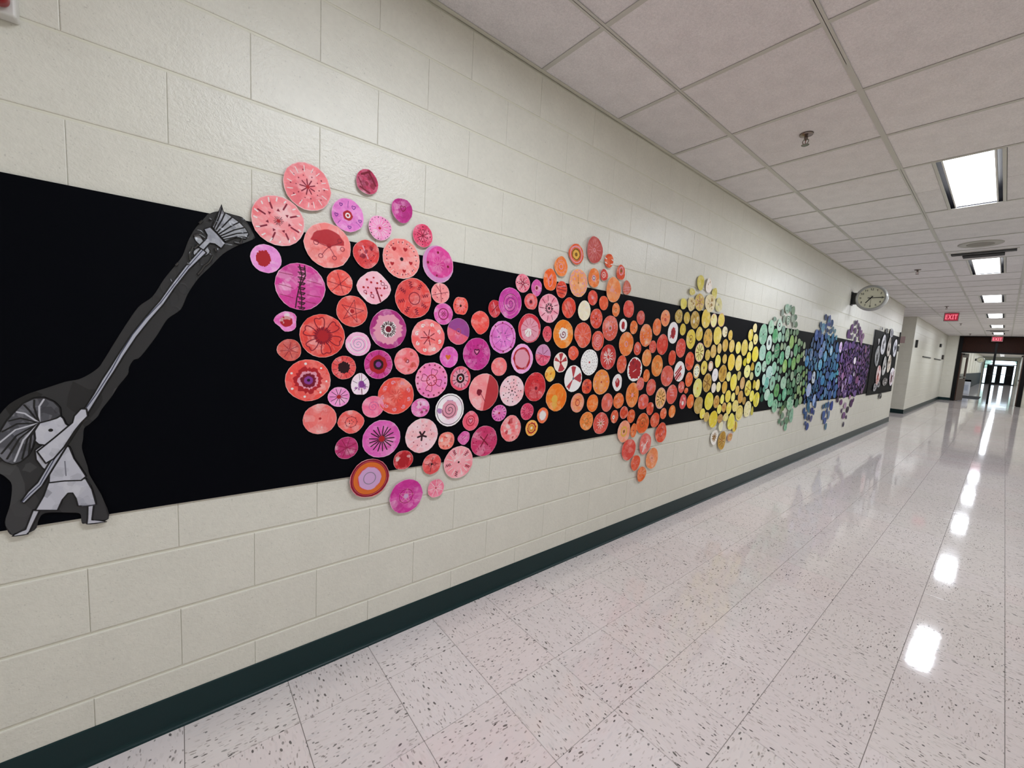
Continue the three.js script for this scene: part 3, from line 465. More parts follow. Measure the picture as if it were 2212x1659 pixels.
-2.022 1.846 .042 .044 0 32 cc4818 b83c14|Lw-.9,-.3,-.5,-.2,.1 Lw.6,-.3,.9,-.2,.1 Lw-.9,.3,-.4,.4,.1 Lw.5,.4,.9,.3,.1|99889988|small rust paper disc with white nicks
-2.147 1.797 .046 .048 0 34 c84420 b4381c|Op.4,.12,.1,-.2,.5 Cb.2,.1,-.2|79989989|small rust paper disc with pale loop
-2.219 1.713 .043 .045 0 31 bc5c44 a84c38|Lp-.8,.2,.8,-.1,.05 Lp-.8,.5,.7,.2,.05 Lp-.2,-.8,0,.8,.05 Lp.3,-.8,.4,.7,.05||small brick paper disc with pale grid lines
-1.764 1.68 .077 .079 0 62 e0945c d47c44|Kp.82,.05 Dp7,.5,.07 Lb0,0,-.1,-.6,.02 Cb.06||peach paper disc with scalloped pale border
-1.895 1.726 .053 .057 0 43 d86c2c c45c20|Cp.34 Cg.2 Cw.12|89998989|orange paper disc with pale lilac eye
-1.983 1.758 .035 .035 0 26 c03428 a82820|Ow.45,.07 Cw.14||small red paper disc with white target rings
-2.086 1.683 .072 .078 0 55 dc8048 d06c38|Bp4||tall peach orange paper disc crossing banner top
-1.897 1.612 .044 .044 0 33 cc4030 bc3428|Cp.2||small red paper disc with pale spot under banner top
-2.002 1.592 .044 .045 0 33 d45430 c44828||99899889|small orange-red paper disc with pointed top
-2.129 1.564 .039 .043 0 30 d87034 c86028|Ob.2,.06||small orange paper disc under the tall peach one
-1.7 1.534 .056 .058 0 45 cc3c28 b83020|Lp-.3,-.6,.4,.5,.03 Lp0,-.6,.6,.4,.03 Lm-.5,-.4,.2,.6,.03|99989997|red paper disc with curved brush strokes
-1.831 1.531 .055 .058 0 43 e0d4bc d4c4a8|Bw3||plain cream paper disc
-1.945 1.494 .057 .059 0 42 cc4430 b83828|Qp6,.5,.18 Cm.1||red paper disc with curved petal strokes
-2.086 1.446 .078 .079 0 55 cc5844 bc4a3c|Dp12,.55,.06 Jp.24 Cb.12 Dp16,.85,.03||tall coral paper disc with ring of pale dots
-1.832 1.388 .076 .075 0 56 d05038 c04430|Rp9,.2,.95,.02|99998699|coral fan-shaped paper disc with scallop lines
-1.974 1.362 .059 .06 0 42 cc4834 b83c2c|Op.6,.05 Op.38,.05 Op.18,.05|89998999|red paper disc with three pale rings
-2.217 1.473 .041 .042 0 28 ece0e0 e0d0d4|Cr.42,0,0,.6 Bv2||small white paper disc with red blot
-2.333 1.468 .043 .045 0 29 d4682c c45a24|Cm.1,.2,.1 Dp5,.5,.05||small orange paper disc with dark speck
-2.407 1.538 .047 .047 0 30 c0483c b03c34|Rp8,.05,.3,.04||small brick red paper disc with tiny pale star
-2.262 1.582 .058 .058 0 39 cc3c30 c03428||99899989|plain red upright paper disc near banner top
-2.485 1.424 .075 .078 0 49 d86c30 c85c28|Dp9,.4,.06 Dp12,.85,.05||orange paper disc with scattered pale dots
-2.615 1.49 .054 .06 0 37 d8642c c85624|Op.15,.04||plain orange paper disc just before the peach mottled one high on banner
-2.714 1.56 .061 .059 0 35 dc8454 cc6c40|Br3 Dp5,.5,.05||peach mottled paper disc high on banner
-2.84 1.463 .075 .081 0 47 e8e0e4 d8ccd8|Xr.5,0 Bm3|79999999|white paper disc with splashed red blot and pointed top
-2.268 1.355 .079 .079 0 52 d8702c c86024|Op.2,.06 Dp9,.85,.05||orange paper disc with flat edges and small pale ring
-2.397 1.33 .043 .045 0 29 c84028 b83420|Op.45,.08||narrow red paper disc with pale oval
-2.581 1.349 .045 .044 1 27 c84430 b83828|Rp6,.1,.6,.04||small brick paper disc with pale strokes
-2.706 1.371 .075 .075 0 44 c43020 b42818||99989999|plain solid red paper disc below white splashed one
-2.972 1.355 .072 .073 0 41 cc4838 bc3c30|Dp7,.5,.06||coral red paper disc with pale spots under white splashed one
-2.089 1.266 .078 .079 0 54 b82c28 a42020|Rw12,.15,.6,.05 Bw2||deep red paper disc with white starburst
-1.911 1.23 .079 .079 0 56 ece8ec e0dce4|Dk22,.86,.03 Dk14,.6,.025 Dk12,.4,.025 Cr.08||large white paper disc with clock-like rings of dots
-2.234 1.222 .052 .059 1 39 cc5034 bc4028|Bp3||orange-red paper disc just before the white-edged red one
-2.386 1.189 .086 .083 0 53 ece4e4 e0d8d8|Jr.84 Bm3 Lw-.2,.2,.2,0,.04||red paper disc with broad white edge
-2.514 1.27 .057 .06 2 37 d87c3c c86c30|Cy.12||orange paper disc with amber pip
-2.533 1.145 .04 .047 0 29 d46024 c4541c||99899989|thin orange paper disc under the amber-pip one
-2.662 1.215 .074 .078 0 47 d47428 c46820|Ob.3,.02||plain tall orange paper disc
-2.812 1.141 .086 .078 0 45 c85444 bc4a3c|Bp4||plain brick pink paper disc
-2.858 1.276 .054 .058 0 33 c43c20 b43018||89999989|narrow solid red paper disc toward the yellow group
-2.985 1.175 .08 .08 0 44 e4dce0 d8ccd0|Lr-.7,.2,.2,-.5,.12 Lr-.7,.6,.3,-.3,.14 Lr-.5,.8,.2,.2,.16 Lr-.1,.8,.4,.3,.06||white paper disc with slanting red stripes
-3.127 1.256 .071 .074 0 40 cc4420 bc3818|Bm3||rust red paper disc with dark mottling beside the yellow group
-3.144 1.11 .059 .06 0 32 d45c28 c45020|Dp5,.4,.06||small orange paper disc with pale flecks at end
-3.036 1.052 .048 .046 0 25 c84c40 b84038|Bw3||small coral paper disc with white flecks
-3.121 1.021 .034 .024 0 13 d05424 c0481c||58999985|tiny orange triangular scrap
-2.039 1.108 .082 .079 0 54 dc8440 cc7030|Dp8,.7,.07 Cr.07||large orange paper disc with pale spots and red pip
-1.903 1.084 .047 .047 0 33 cc4024 b8341c|Bm4 Lm0,-.6,0,.6,.03|89898989|red-orange paper disc with darker petals
-2.205 1.101 .053 .057 0 38 e4d8dc d8c8d0|Xr.5,0 Bw4|79999799|white pointed paper disc with faint red scribble
-2.385 1.013 .076 .086 0 54 d8702c c86020|Cp.18 Rb8,.2,.5,.03|89999899|tall orange paper disc with pale glint in middle
-2.466 1.089 .045 .045 1 28 c85850 d08078|Bw2 Op.4,.05||small dusty pink paper disc
-2.608 1.061 .061 .06 0 36 c84c3c bc4034|Rp7,.05,.3,.04||brick paper disc with pale asterisk
-2.747 .976 .074 .08 0 46 d8a464 cc9454|Rb10,.3,.75,.07 Cb.1 Wp.06,0,0||tan citrus-slice paper disc with brown seeds
-2.902 .999 .078 .075 0 42 c85040 bc443c|Lp-.3,-.2,.3,-.2,.05 Lp-.3,.1,.3,.1,.05 Lp-.4,-.5,.4,-.5,.03||brick paper disc with short pale bars
-1.829 .987 .059 .058 0 41 dc8454 d07040|Or.3,.05 Lr-.3,-.4,.3,-.4,.03 Op.85,.05||peach paper disc with scribbled face-like marks
-1.969 .979 .054 .056 0 38 dc6820 cc5c18||99899899|plain bright orange paper disc
-2.113 .975 .058 .06 0 40 cc5c4c bc4c40|Bp5||coral red paper disc with pale mottling
-2.233 .981 .057 .052 0 33 d46028 c45420|Op.2,.05||plain orange paper disc just past the mottled coral one
-2.52 .961 .067 .057 1 35 cc4c3c c04034|Bp3|99897989|coral paper disc with notched corner
-2.62 .905 .048 .047 0 27 c83c24 b8341c||79999999|plain red paper disc touching the notched coral one
-2.304 .897 .046 .043 0 27 c44020 b83818|Or.5,.04 Wp.06,0,0||small rust paper disc with thin orange edge
-2.389 .867 .046 .047 1 29 cc4818 bc4014|Cp.12||small rust paper disc with one pale dot
-2.204 .877 .041 .044 0 29 cc5434 c0482c|Cw.32,-.25,.1 Cb.1,-.25,.1||small orange paper disc with white eye off centre
-2.066 .843 .076 .072 0 48 cc5044 bc4038|Rw10,.1,.5,.04 Dw8,.7,.03 Cb.1|98999989|coral paper disc with white firework burst
-1.925 .869 .063 .058 0 40 d87c38 cc6c2c|Rb12,.2,.35,.04 Rb8,.5,.7,.03|89999899|orange paper disc with ring of dark seeds
-2.539 .805 .079 .074 0 44 cc5420 bc4818|Sb2,.6,.04 Cm.07||orange paper disc with brown swirl
-2.699 .815 .062 .056 0 33 c84424 b8381c||89989989|plain rust paper disc just past the brown swirl one
-2.807 .857 .045 .043 0 24 d45c34 c8502c|||little orange paper disc beside rust one
-2.932 .865 .049 .049 0 27 d87028 c86420|||little orange paper disc with tapering foot
-3.082 .934 .054 .06 0 32 c44444 b43438|Cw.3,0,.2 Bw2||narrow red paper disc with white patch
-3.204 .931 .057 .059 0 31 d86424 c8581c|||narrow orange paper disc beside the yellow group
-2.318 .767 .073 .076 2 47 d88c70 d07c5c|Oy.4,.12 Cb.15|89999899|pale peach drop hanging over banner bottom edge
-2.428 .764 .038 .051 3 31 d06028 c05420|Cm.12|99989999|small orange flame-pointed scrap at banner bottom
-2.793 .715 .078 .077 1 43 c84428 bc3c24|Bp3 Om.4,.03||red-orange paper disc crossing banner bottom edge
-2.589 .649 .075 .08 0 47 cc5c54 c05048|Bw4 Lw-.3,.7,.4,-.2,.08||coral paper disc with white streak on bare wall
-2.395 .63 .082 .077 0 47 c84438 bc3c34|||large plain red paper disc on bare wall
-2.704 .528 .081 .081 0 46 d88050 cc7044|Rp8,.1,.4,.03 Cb.07||peach orange paper disc with faint rays on bare wall
-2.492 .522 .057 .057 0 34 cc4c2c c04024|Rp7,.1,.6,.02||small orange-red paper disc below the large plain red
-2.579 .425 .057 .056 0 33 d0602c c4541c|Dp7,.5,.06||lowest orange paper disc with pale speckles
-3.177 1.872 .056 .06 0 33 bcae48 b0a23c|||tall dull yellow paper disc topmost of yellow peak
-3.314 1.872 .05 .059 0 32 d8d0c8 c8b8a0|Cb.1,-.1,-.1 Bb2||white paper disc with brown smudge on yellow peak
-3.055 1.791 .044 .026 0 15 c0b460 b4a454|||yellow paper disc just above the khaki mottled one at foot of yellow peak
-3.431 1.822 .046 .044 0 23 bcb058 b0a44c|||yellow paper disc just below the white one with brown smudge on yellow peak
-2.945 1.686 .048 .042 0 25 ccc058 c0b048||89999989|yellow paper disc just before the khaki mottled one at foot of yellow peak
-3.062 1.696 .059 .054 0 31 c4b484 b4a068|Bb4|89999899|khaki mottled paper disc at foot of yellow peak
-3.19 1.724 .077 .068 1 38 b89c4c a88830|Rb6,.1,.7,.08 Rp6,.2,.8,.04||ochre paper disc with star strokes on yellow peak
-3.367 1.734 .09 .072 1 39 ccc098 bca878|Rb5,.1,.5,.04 Bb4||cream flower-washed paper disc on yellow peak
-3.525 1.74 .062 .059 0 31 bcb480 b0a870|Og.1,.05||ringed yellow paper disc just past the cream flower-washed one on yellow peak
-2.899 1.589 .057 .051 0 29 a88c3c 987a28|Bw2 Bb3|79989999|ochre paper disc just above the white one with splashed red blot and pointed top
-3.02 1.587 .046 .046 0 26 b89c3c ac8c30|||ochre paper disc just before the brown ochre one with pale glints
-3.15 1.582 .073 .069 0 38 ac8a38 987428|Bw4 Bb4||brown ochre paper disc with pale glints
-3.321 1.607 .076 .077 2 41 ccb048 bca038|||large gold paper disc under yellow peak
-3.468 1.603 .059 .058 0 30 dcd498 d4c878|Wp.05,0,0 By3||pale yellow paper disc just past the large gold one under yellow peak
-3.606 1.619 .064 .059 0 30 d0bc4c c4ac40|Wp.05,0,0||yellow paper disc just above the large lemon one
-2.975 1.496 .044 .045 0 26 c4ac3c b89c30|||yellow paper disc just past the white one with splashed red blot and pointed top
-3.113 1.429 .073 .077 0 43 ccb43c c0a430|Ob.4,.05 Cb.16||large gold paper disc with brown ring
-3.241 1.479 .056 .057 0 31 c8ac40 bc9c34|||yellow paper disc just before the large ochre one with yellow flower petals
-3.397 1.452 .078 .079 0 41 b89440 a47c30|Ry6,.1,.85,.14 Bb3||large ochre paper disc with yellow flower petals
-3.563 1.481 .075 .077 0 39 d4c058 c8b04c|||large lemon paper disc
-3.7 1.523 .053 .047 0 24 d8d0b0 ccc090|Bb2|79999899|pale yellow paper disc just past the large lemon one
-3.818 1.5 .044 .046 0 22 ccac48 c09c3c|||ochre paper disc just past the large lemon one
-3.277 1.331 .077 .079 0 42 d4cc80 c8c070|Rb9,.2,.8,.07 Wp.06,0,0||lemon slice paper disc with dark seeds
-3.421 1.312 .045 .047 0 24 bc9c40 b08c34|||ochre paper disc just past the lemon slice one with dark seeds
-3.518 1.347 .053 .057 0 29 c4a050 b89044|||ochre paper disc just below the large ochre one with yellow flower petals
-3.628 1.374 .041 .045 0 22 ccb068 c0a05c|||tan yellow paper disc just below the large lemon one
-3.734 1.405 .056 .056 0 27 c09c44 b48c38|||ochre paper disc just above the large egg-yolk yellow one
-3.872 1.405 .057 .058 0 28 d0b45c c4a450|||ochre paper disc just above the large brown gold one
-4.012 1.396 .058 .057 0 26 dccc64 d0bc58|||yellow paper disc just above the large egg-yolk yellow one
-4.156 1.401 .074 .078 0 35 c8b44c bca440|||yellow paper disc just past the large egg-yolk yellow one
-4.266 1.527 .058 .058 0 26 d0bc40 c4ac34|||yellow paper disc just before the large mint one with dark eye and rays
-4.351 1.6 .049 .044 0 19 dccc94 d0bc84|||pale tan yellow paper disc just before the large mint one with dark eye and rays
-4.394 1.493 .058 .053 0 24 d8cc80 ccbc70|Cb.15,.1,.4||dark-eyed pale yellow paper disc just before the large mint one with dark eye and rays
-4.295 1.422 .051 .049 0 22 dcd484 d0c474|||pale yellow paper disc just before the large pale mint angular one
-4.429 1.347 .079 .078 0 34 d8c83c ccb830|||yellow paper disc just before the large pale mint angular one
-4.28 1.307 .054 .059 0 26 dccc48 d0bc3c|||yellow paper disc just before the mint one with green ring next to yellows
-3.621 1.264 .053 .057 0 28 dcd05c d0c050|||yellow paper disc just above the large brown gold one
-3.753 1.287 .044 .043 0 21 c8a850 bc9844|||ochre paper disc just before the large egg-yolk yellow one
-3.895 1.258 .074 .078 0 37 d8b838 ccac30|||large egg-yolk yellow paper disc
-4.058 1.254 .073 .075 0 34 d8c468 ccb45c|||yellow paper disc just above the tall bright yellow one in yellow group
-4.28 1.176 .074 .064 0 28 dcd88c d0c87c|Cg.12||dark-eyed pale yellow paper disc just before the mint one with green ring next to yellows
-3.259 1.177 .055 .06 0 32 dcdcc8 d0d0b8|Oy.88,.1 Dk8,.5,.07||white yellow-rimmed paper disc with dark dots
-3.38 1.205 .056 .059 0 30 ccb848 c0a83c|Cb.22||dark-eyed yellow paper disc just past the white yellow-rimmed one with dark dots
-3.498 1.22 .044 .044 0 22 dccfc0 d0c0b0|Oo.8,.08||ringed pale orange paper disc just above the plain lavender white one among yellows
-3.596 1.143 .057 .058 0 29 d8d4d8 ccc8cc|Cg.08||plain lavender white paper disc among yellows
-3.744 1.157 .081 .077 0 37 b48c30 a47c28|Bb4|99989999|large brown gold paper disc
-3.87 1.128 .047 .046 1 22 d4cc70 c8bc60|||yellow paper disc just past the large brown gold one
-3.994 1.072 .071 .08 0 37 d8c840 ccb838|||tall bright yellow paper disc in yellow group
-3.303 1.038 .079 .08 0 41 ccc86c c0b85c|Cy.15,0,.05|79999899|large pale lime paper disc beside orange group
-3.467 1.078 .077 .08 0 40 ac8838 9c7828|Rb6,.1,.8,.1||large ochre paper disc with brown petals
-3.596 1.031 .044 .044 0 21 d8d0c4 ccc0b4|||pale orange paper disc just past the large ochre one with brown petals
-3.688 1.037 .043 .046 0 22 dcd08c d0c07c|||pale yellow paper disc just below the plain lavender white one among yellows
-3.811 1.029 .053 .058 0 27 c49c3c b88c30|||ochre paper disc just below the large brown gold one
-4.197 1.061 .054 .06 0 27 bc9458 b0844c|||ochre paper disc just past the tall bright yellow one in yellow group
-4.097 .994 .043 .045 0 20 c4a048 b8903c|||ochre paper disc just below the tall bright yellow one in yellow group
-4.344 1.008 .077 .08 0 35 d0c048 c4b03c|Rb4,.1,.6,.08 Bb2||yellow paper disc just above the bright yellow one with dark dotted stripes
-4.581 1.037 .057 .058 0 24 dccc6c d0bc60|||yellow paper disc just before the large teal one overlapping white mint one
-4.186 .927 .059 .063 0 28 b88c40 ac7c34|||ochre paper disc just above the cream one with specks crossing banner bottom
-4.464 .925 .057 .058 0 25 d8cc50 ccbc44|||yellow paper disc just before the bright yellow one with dark dotted stripes
-4.59 .884 .08 .078 1 32 d8cc38 ccbc30|Lk-.4,-.8,-.5,.7,.05 Lk-.1,-.9,-.1,.9,.05 Lk.2,-.9,.3,.8,.05||bright yellow paper disc with dark dotted stripes
-3.906 .944 .059 .058 0 27 d4c048 c8b03c|||yellow paper disc just below the tall bright yellow one in yellow group
-4.019 .932 .042 .044 0 20 dcd070 d0c060|||yellow paper disc just before the cream one with specks crossing banner bottom
-3.789 .923 .04 .044 0 21 dcd05c d0c050|||yellow paper disc just past the large lemon yellow one low in yellow group
-3.677 .906 .058 .058 0 28 b48c3c a87c30|Or.4,.04||ringed ochre paper disc just past the large lemon yellow one low in yellow group
-3.532 .917 .081 .078 0 39 ccc03c c0b030|||large lemon yellow paper disc low in yellow group
-3.347 .891 .079 .076 1 39 a88a40 987a30||69899989|large olive ochre scrap with torn corner
-3.428 .815 .048 .045 2 23 d8c84c ccb840|||yellow paper disc just below the large olive ochre scrap with torn corner
-3.753 .833 .045 .043 0 20 d8cc54 ccbc48|||yellow paper disc just above the large strong yellow one crossing banner bottom
-3.842 .845 .046 .045 1 21 b4883c a87830|Cr.15||ochre paper disc just past the large strong yellow one crossing banner bottom
-3.951 .829 .055 .058 0 27 d4c44c c8b440|||yellow paper disc just past the large strong yellow one crossing banner bottom
-4.089 .845 .069 .057 0 26 d0c070 c4b060|||yellow paper disc farther along than the large strong yellow one crossing banner bottom
-4.198 .771 .083 .077 1 34 d0c068 c4b058|Ob.7,.03||ringed yellow paper disc just before the cream one with specks crossing banner bottom
-4.39 .794 .09 .084 0 36 d0c898 c4b888|Dk5,.6,.04|89999989|cream paper disc with specks crossing banner bottom
-3.506 .781 .05 .043 3 21 b89c54 ac8c48|||ochre paper disc just before the large strong yellow one crossing banner bottom
-3.637 .752 .084 .076 4 37 ccb82c c0a824|||large strong yellow paper disc crossing banner bottom
-3.77 .747 .054 .042 5 20 a4783c 946830|||orange paper disc just past the large strong yellow one crossing banner bottom
-3.879 .753 .057 .039 6 18 ccc078 c0b068|||yellow paper disc just above the lowest brown ochre one with radiating strokes
-4.026 .699 .077 .08 0 36 d0c444 c4b43c|||yellow paper disc just past the white one with brown flower on bare wall
-3.797 .673 .043 .045 6 21 d0ccac c4c09c|||pale yellow paper disc just past the large strong yellow one crossing banner bottom
-4.123 .642 .056 .053 1 23 ccb840 b88c30|Lb.2,-.8,.6,.6,.2||yellow paper disc just past the lowest brown ochre one with radiating strokes
-3.707 .579 .072 .068 0 32 d8d4cc ccc8c0|Rb12,.1,.6,.08||white paper disc with brown flower on bare wall
-3.874 .533 .082 .088 0 40 ac8430 9c7428|Rb10,.2,.7,.06 Cr.08||lowest brown ochre paper disc with radiating strokes
-4.044 .544 .06 .042 0 19 b88848 a8783c|Wp.1,0,0|59989989|orange paper disc just past the lowest brown ochre one with radiating strokes
-4.579 1.552 .107 .105 0 45 7cac90 6c9c80|Ck.1 Rg8,.2,.6,.03||large mint paper disc with dark eye and rays
-4.611 1.363 .091 .086 1 36 98bcac 8cb0a0|Cg.06|79998979|large pale mint angular paper disc
-4.769 1.638 .079 .075 0 31 94b8a0 88ac94|Ck.1||pale mint paper disc with dark pip on banner top
-4.763 1.476 .074 .081 0 34 c0d0c8 b0c0b8|Jg.35 CG.18||white mint paper disc with dark green core
-4.915 1.553 .083 .08 0 33 48905c 3c8450||89999989|large plain mid green paper disc
-4.999 1.677 .075 .065 1 26 a8c0b0 98b0a0|Ck.34 Cw.18||pale paper disc with black-ringed white eye
-5.045 1.549 .058 .056 1 22 8cb49c 80a890|||green paper disc just past the large plain mid green one
-5.18 1.866 .075 .052 0 21 84a08c 789480|Bk2||grey paper disc just above the pale one with dark double ring above banner
-5.252 1.746 .062 .058 0 23 a8b4a4 98a494|OG.75,.1 OG.35,.1||pale paper disc with dark double ring above banner
-5.279 1.585 .067 .077 0 30 7c9c78 70906c|BG3||grey paper disc just above the tall yellow-green one
-5.45 1.515 .075 .079 0 30 7ca050 709444|||tall yellow-green paper disc
-5.018 1.4 .078 .08 0 32 3c7c54 307048|Lp-.6,-.4,.4,-.6,.03 Lp-.8,.1,.7,-.2,.03 Lp-.7,.5,.7,.2,.03||dark green paper disc with pale curved stripes
-5.353 1.392 .083 .077 1 29 a0bca8 94b09c|Dk6,.55,.06|89998999|pale mint paper disc with dark green dots
-5.627 1.425 .069 .077 0 28 508c60 448054|||green paper disc just below the tall yellow-green one
-5.19 1.324 .07 .076 0 29 4c9870 408c64|CG.14||green paper disc with dark core
-4.797 1.318 .08 .073 0 30 68a880 5c9c74|CG.15,.1,.3 Og.3,.04||ringed green paper disc just past the large pale mint angular one
-5.755 1.329 .07 .058 0 21 6c9458 60884c|||green paper disc just before the cerulean one with dark core at blue edge
-4.545 1.197 .082 .078 0 33 98c8b0 8cbca4|OG.35,.12||mint paper disc with green ring next to yellows
-4.697 1.226 .059 .059 1 24 9cbca8 90b09c|Bk2||pale green paper disc just past the mint one with green ring next to yellows
-4.987 1.208 .072 .073 0 29 84b49c 78a890|||green paper disc just past the large white mint one above teal one
-5.319 1.236 .071 .077 0 29 7ca854 709c48|||yellow-green paper disc just below the green one with dark core
-5.609 1.264 .073 .077 0 28 6c9c54 609048|||green paper disc just below the pale mint one with dark green dots
-4.864 1.163 .097 .072 1 29 a4c4bc 98b8b0|Bt3||large white mint paper disc above teal one
-4.814 1.056 .074 .067 2 27 68a89c 5c9c90|Bt3 Ww.05,0,0||large teal paper disc overlapping white mint one
-4.718 1.089 .046 .06 3 24 a4c8bc 98bcb0|||pale green paper disc just before the large teal one overlapping white mint one
-4.994 1.044 .08 .082 0 32 84b098 78a48c|Rk8,.05,.3,.06||large mint paper disc with dark star
-5.151 .961 .08 .078 0 30 508c4c 448040|LG0,-.6,0,.6,.1|89999989|large leaf green paper disc
-5.349 1.042 .1 .077 0 29 90b49c 84a890|CG.06|69999979|large pale mint scrap with pointed corner
-5.848 1.084 .07 .07 0 24 84a080 789474|OG.55,.15 CG.2||green paper disc with dark ring
-5.408 .909 .072 .076 1 28 58a07c 4c9470|||green paper disc just below the large pale mint scrap with pointed corner
-4.879 .923 .082 .064 0 25 a0c4b0 94b8a4|||white mint paper disc low in green group
-4.997 .861 .084 .078 1 30 74b090 68a484|||plain mint paper disc low in green group
-5.141 .786 .087 .076 2 29 74a888 689c7c|BG3||green paper disc just below the plain mint one low in green group
-5.66 .793 .127 .084 0 30 7cac8c 70a080|BG2||largest grey mint paper disc at green group foot
-5.759 .638 .069 .091 0 32 7ca48c 709880|BG3||green paper disc just below the largest grey mint one at green group foot
-5.596 .512 .055 .051 0 18 6c9c7c 609070|||lowest grey green paper disc
-6.849 1.867 .084 .077 0 24 182c6c 14245c|Bn2 Ct.3||tall navy paper disc topmost of blue peak
-6.597 1.749 .08 .067 0 22 4c7c98 40708c|||blue paper disc just before the tall navy one topmost of blue peak
-6.372 1.644 .088 .075 0 25 24448c 1c3880|||blue paper disc just above the slate blue one with pale flecks
-6.625 1.606 .064 .075 0 24 2c4c8c 244080|||blue paper disc just before the pale blue one with white star
-6.757 1.518 .071 .074 0 24 446c9c 386090|Bl1||blue paper disc just above the large light blue one in blue group
-7.148 1.469 .073 .072 0 22 6ca0c0 6094b4|Rw6,.1,.6,.08||pale blue paper disc with white star
-6.252 1.393 .062 .078 0 26 446490 385884|||blue paper disc just above the cerulean one with dark core at blue edge
-6.645 1.422 .093 .076 1 24 5070a4 446498|Bl4||slate blue paper disc with pale flecks
-6.885 1.383 .073 .076 0 24 5894b8 4c88ac|Bw2||blue paper disc just past the slate blue one with pale flecks
-6.104 1.305 .078 .071 0 24 2870a4 206498|Cn.2||cerulean paper disc with dark core at blue edge
-6.697 1.265 .09 .074 0 24 5094b8 4488ac|||large light blue paper disc in blue group
-6.302 1.117 .073 .066 0 22 2c3c80 243074|Bv3||blue paper disc just before the white one with blue speckle at blue edge
-6.47 1.095 .074 .081 0 26 b8c4d0 a8b4c4|Bn9||white paper disc with blue speckle at blue edge
-6.329 .932 .105 .09 0 30 8ca4cc 8098c0|Rl8,.2,.8,.03||largest pale slate blue paper disc with fine rays
-6.903 1.052 .099 .071 0 22 2870a0 206494|||blue paper disc just past the white one with blue speckle at blue edge
-7.275 .973 .108 .069 0 20 203c80 183074|||blue paper disc some way below the large light blue one in blue group
-6.628 .785 .066 .083 0 26 809ccc 7490c0|||blue paper disc just below the largest pale slate blue one with fine rays
-6.468 .557 .061 .042 0 14 0c1c40 0a1838|||near-black navy paper disc in blue drip
-7.629 1.535 .08 .082 0 24 c8b0d4 b89cc4|Bv5||pale lilac patterned paper disc at purple edge
-8.635 1.353 .082 .058 0 15 d8ccdc c8bccc|||white lilac paper disc inside purple group
-7.925 1.57 .127 .075 0 21 402464 381c58|||dark purple paper disc just past the pale lilac patterned one at purple edge
-8.493 1.043 .137 .081 0 21 4c347c 402870|||large deep violet paper disc low in purple group
-8.261 .812 .119 .07 0 19 3c2060 341854|||dark purple paper disc just below the large deep violet one low in purple group
`.trim().split('\n').map((l) => { const [a, design, outline, label] = l.split('|'), f = a.split(' '); return { z: +f[0], y: +f[1], rz: +f[2], ry: +f[3], lay: +f[4], px: +f[5], base: f[6], second: f[7], design, outline, label }; });
const placed = [];
function tint(hex, k) { const c = [0, 2, 4].map((i) => Math.min(255, Math.round(parseInt(hex.slice(i, i + 2), 16) * k))); return c.map((v) => v.toString(16).padStart(2, '0')).join(''); }
const DISC_GAIN = 1.17;
{
  const big = canvas(2048), small = canvas(1024), G = [big.getContext('2d'), small.getContext('2d')], cellPx = [136, 60], across = [15, 17], size = [2048, 1024], count = [0, 0];
  const tex = [], jobs = [];
  DISCS.forEach((d, i) => {
    const s = d.px > 34 ? 0 : 1, n = count[s]++, cx = (n % across[s]) * cellPx[s], cy = Math.floor(n / across[s]) * cellPx[s], g = G[s], R = cellPx[s] * 0.46;
    g.save(); g.beginPath(); g.rect(cx, cy, cellPx[s], cellPx[s]); g.clip(); g.translate(cx + cellPx[s] / 2, cy + cellPx[s] / 2); paint(g, R, tint(d.base, DISC_GAIN), tint(d.second, DISC_GAIN), d.design, i * 17 + 5);
    const rad = rimRadius(d.outline, i * 31 + 1), rr = rng(i + 900); g.strokeStyle = '#f2e6e2'; g.globalAlpha = 0.75; g.lineWidth = R * 0.035; g.beginPath(); for (let k = 0; k < 22; k++) { const t = k / 22 * 6.283185, w = rad(k, 22) * (0.985 + rr() * 0.03); g.lineTo(Math.cos(t) * w * R, -Math.sin(t) * w * R); } g.closePath(); g.stroke();
    g.restore(); jobs.push([d, i, s, [cx / size[s], 1 - (cy + cellPx[s]) / size[s], cellPx[s] / size[s]]]);
  });
  const mats = [big, small].map((c) => phys({ map: canvasTexture(c), roughness: 0.55, specularIntensity: 0.5 }));
  for (const [d, i, s, uv] of jobs) {
    const r = rng(i + 4000), bare = d.y > 1.68 || d.y < 0.74, m = part('paper_disc', discGeo(d.rz, d.ry, d.outline, i * 31 + 1, uv, (bare ? 0.002 + r() * 0.006 : 0.0005 + r() * 0.002), false), mats[s], scene, [0.0098 + d.lay * 0.0016, d.y, d.z]);
    tag(m, d.label, 'paper disc', 'painted paper discs of the wall mural'); placed.push(d);
  }
}
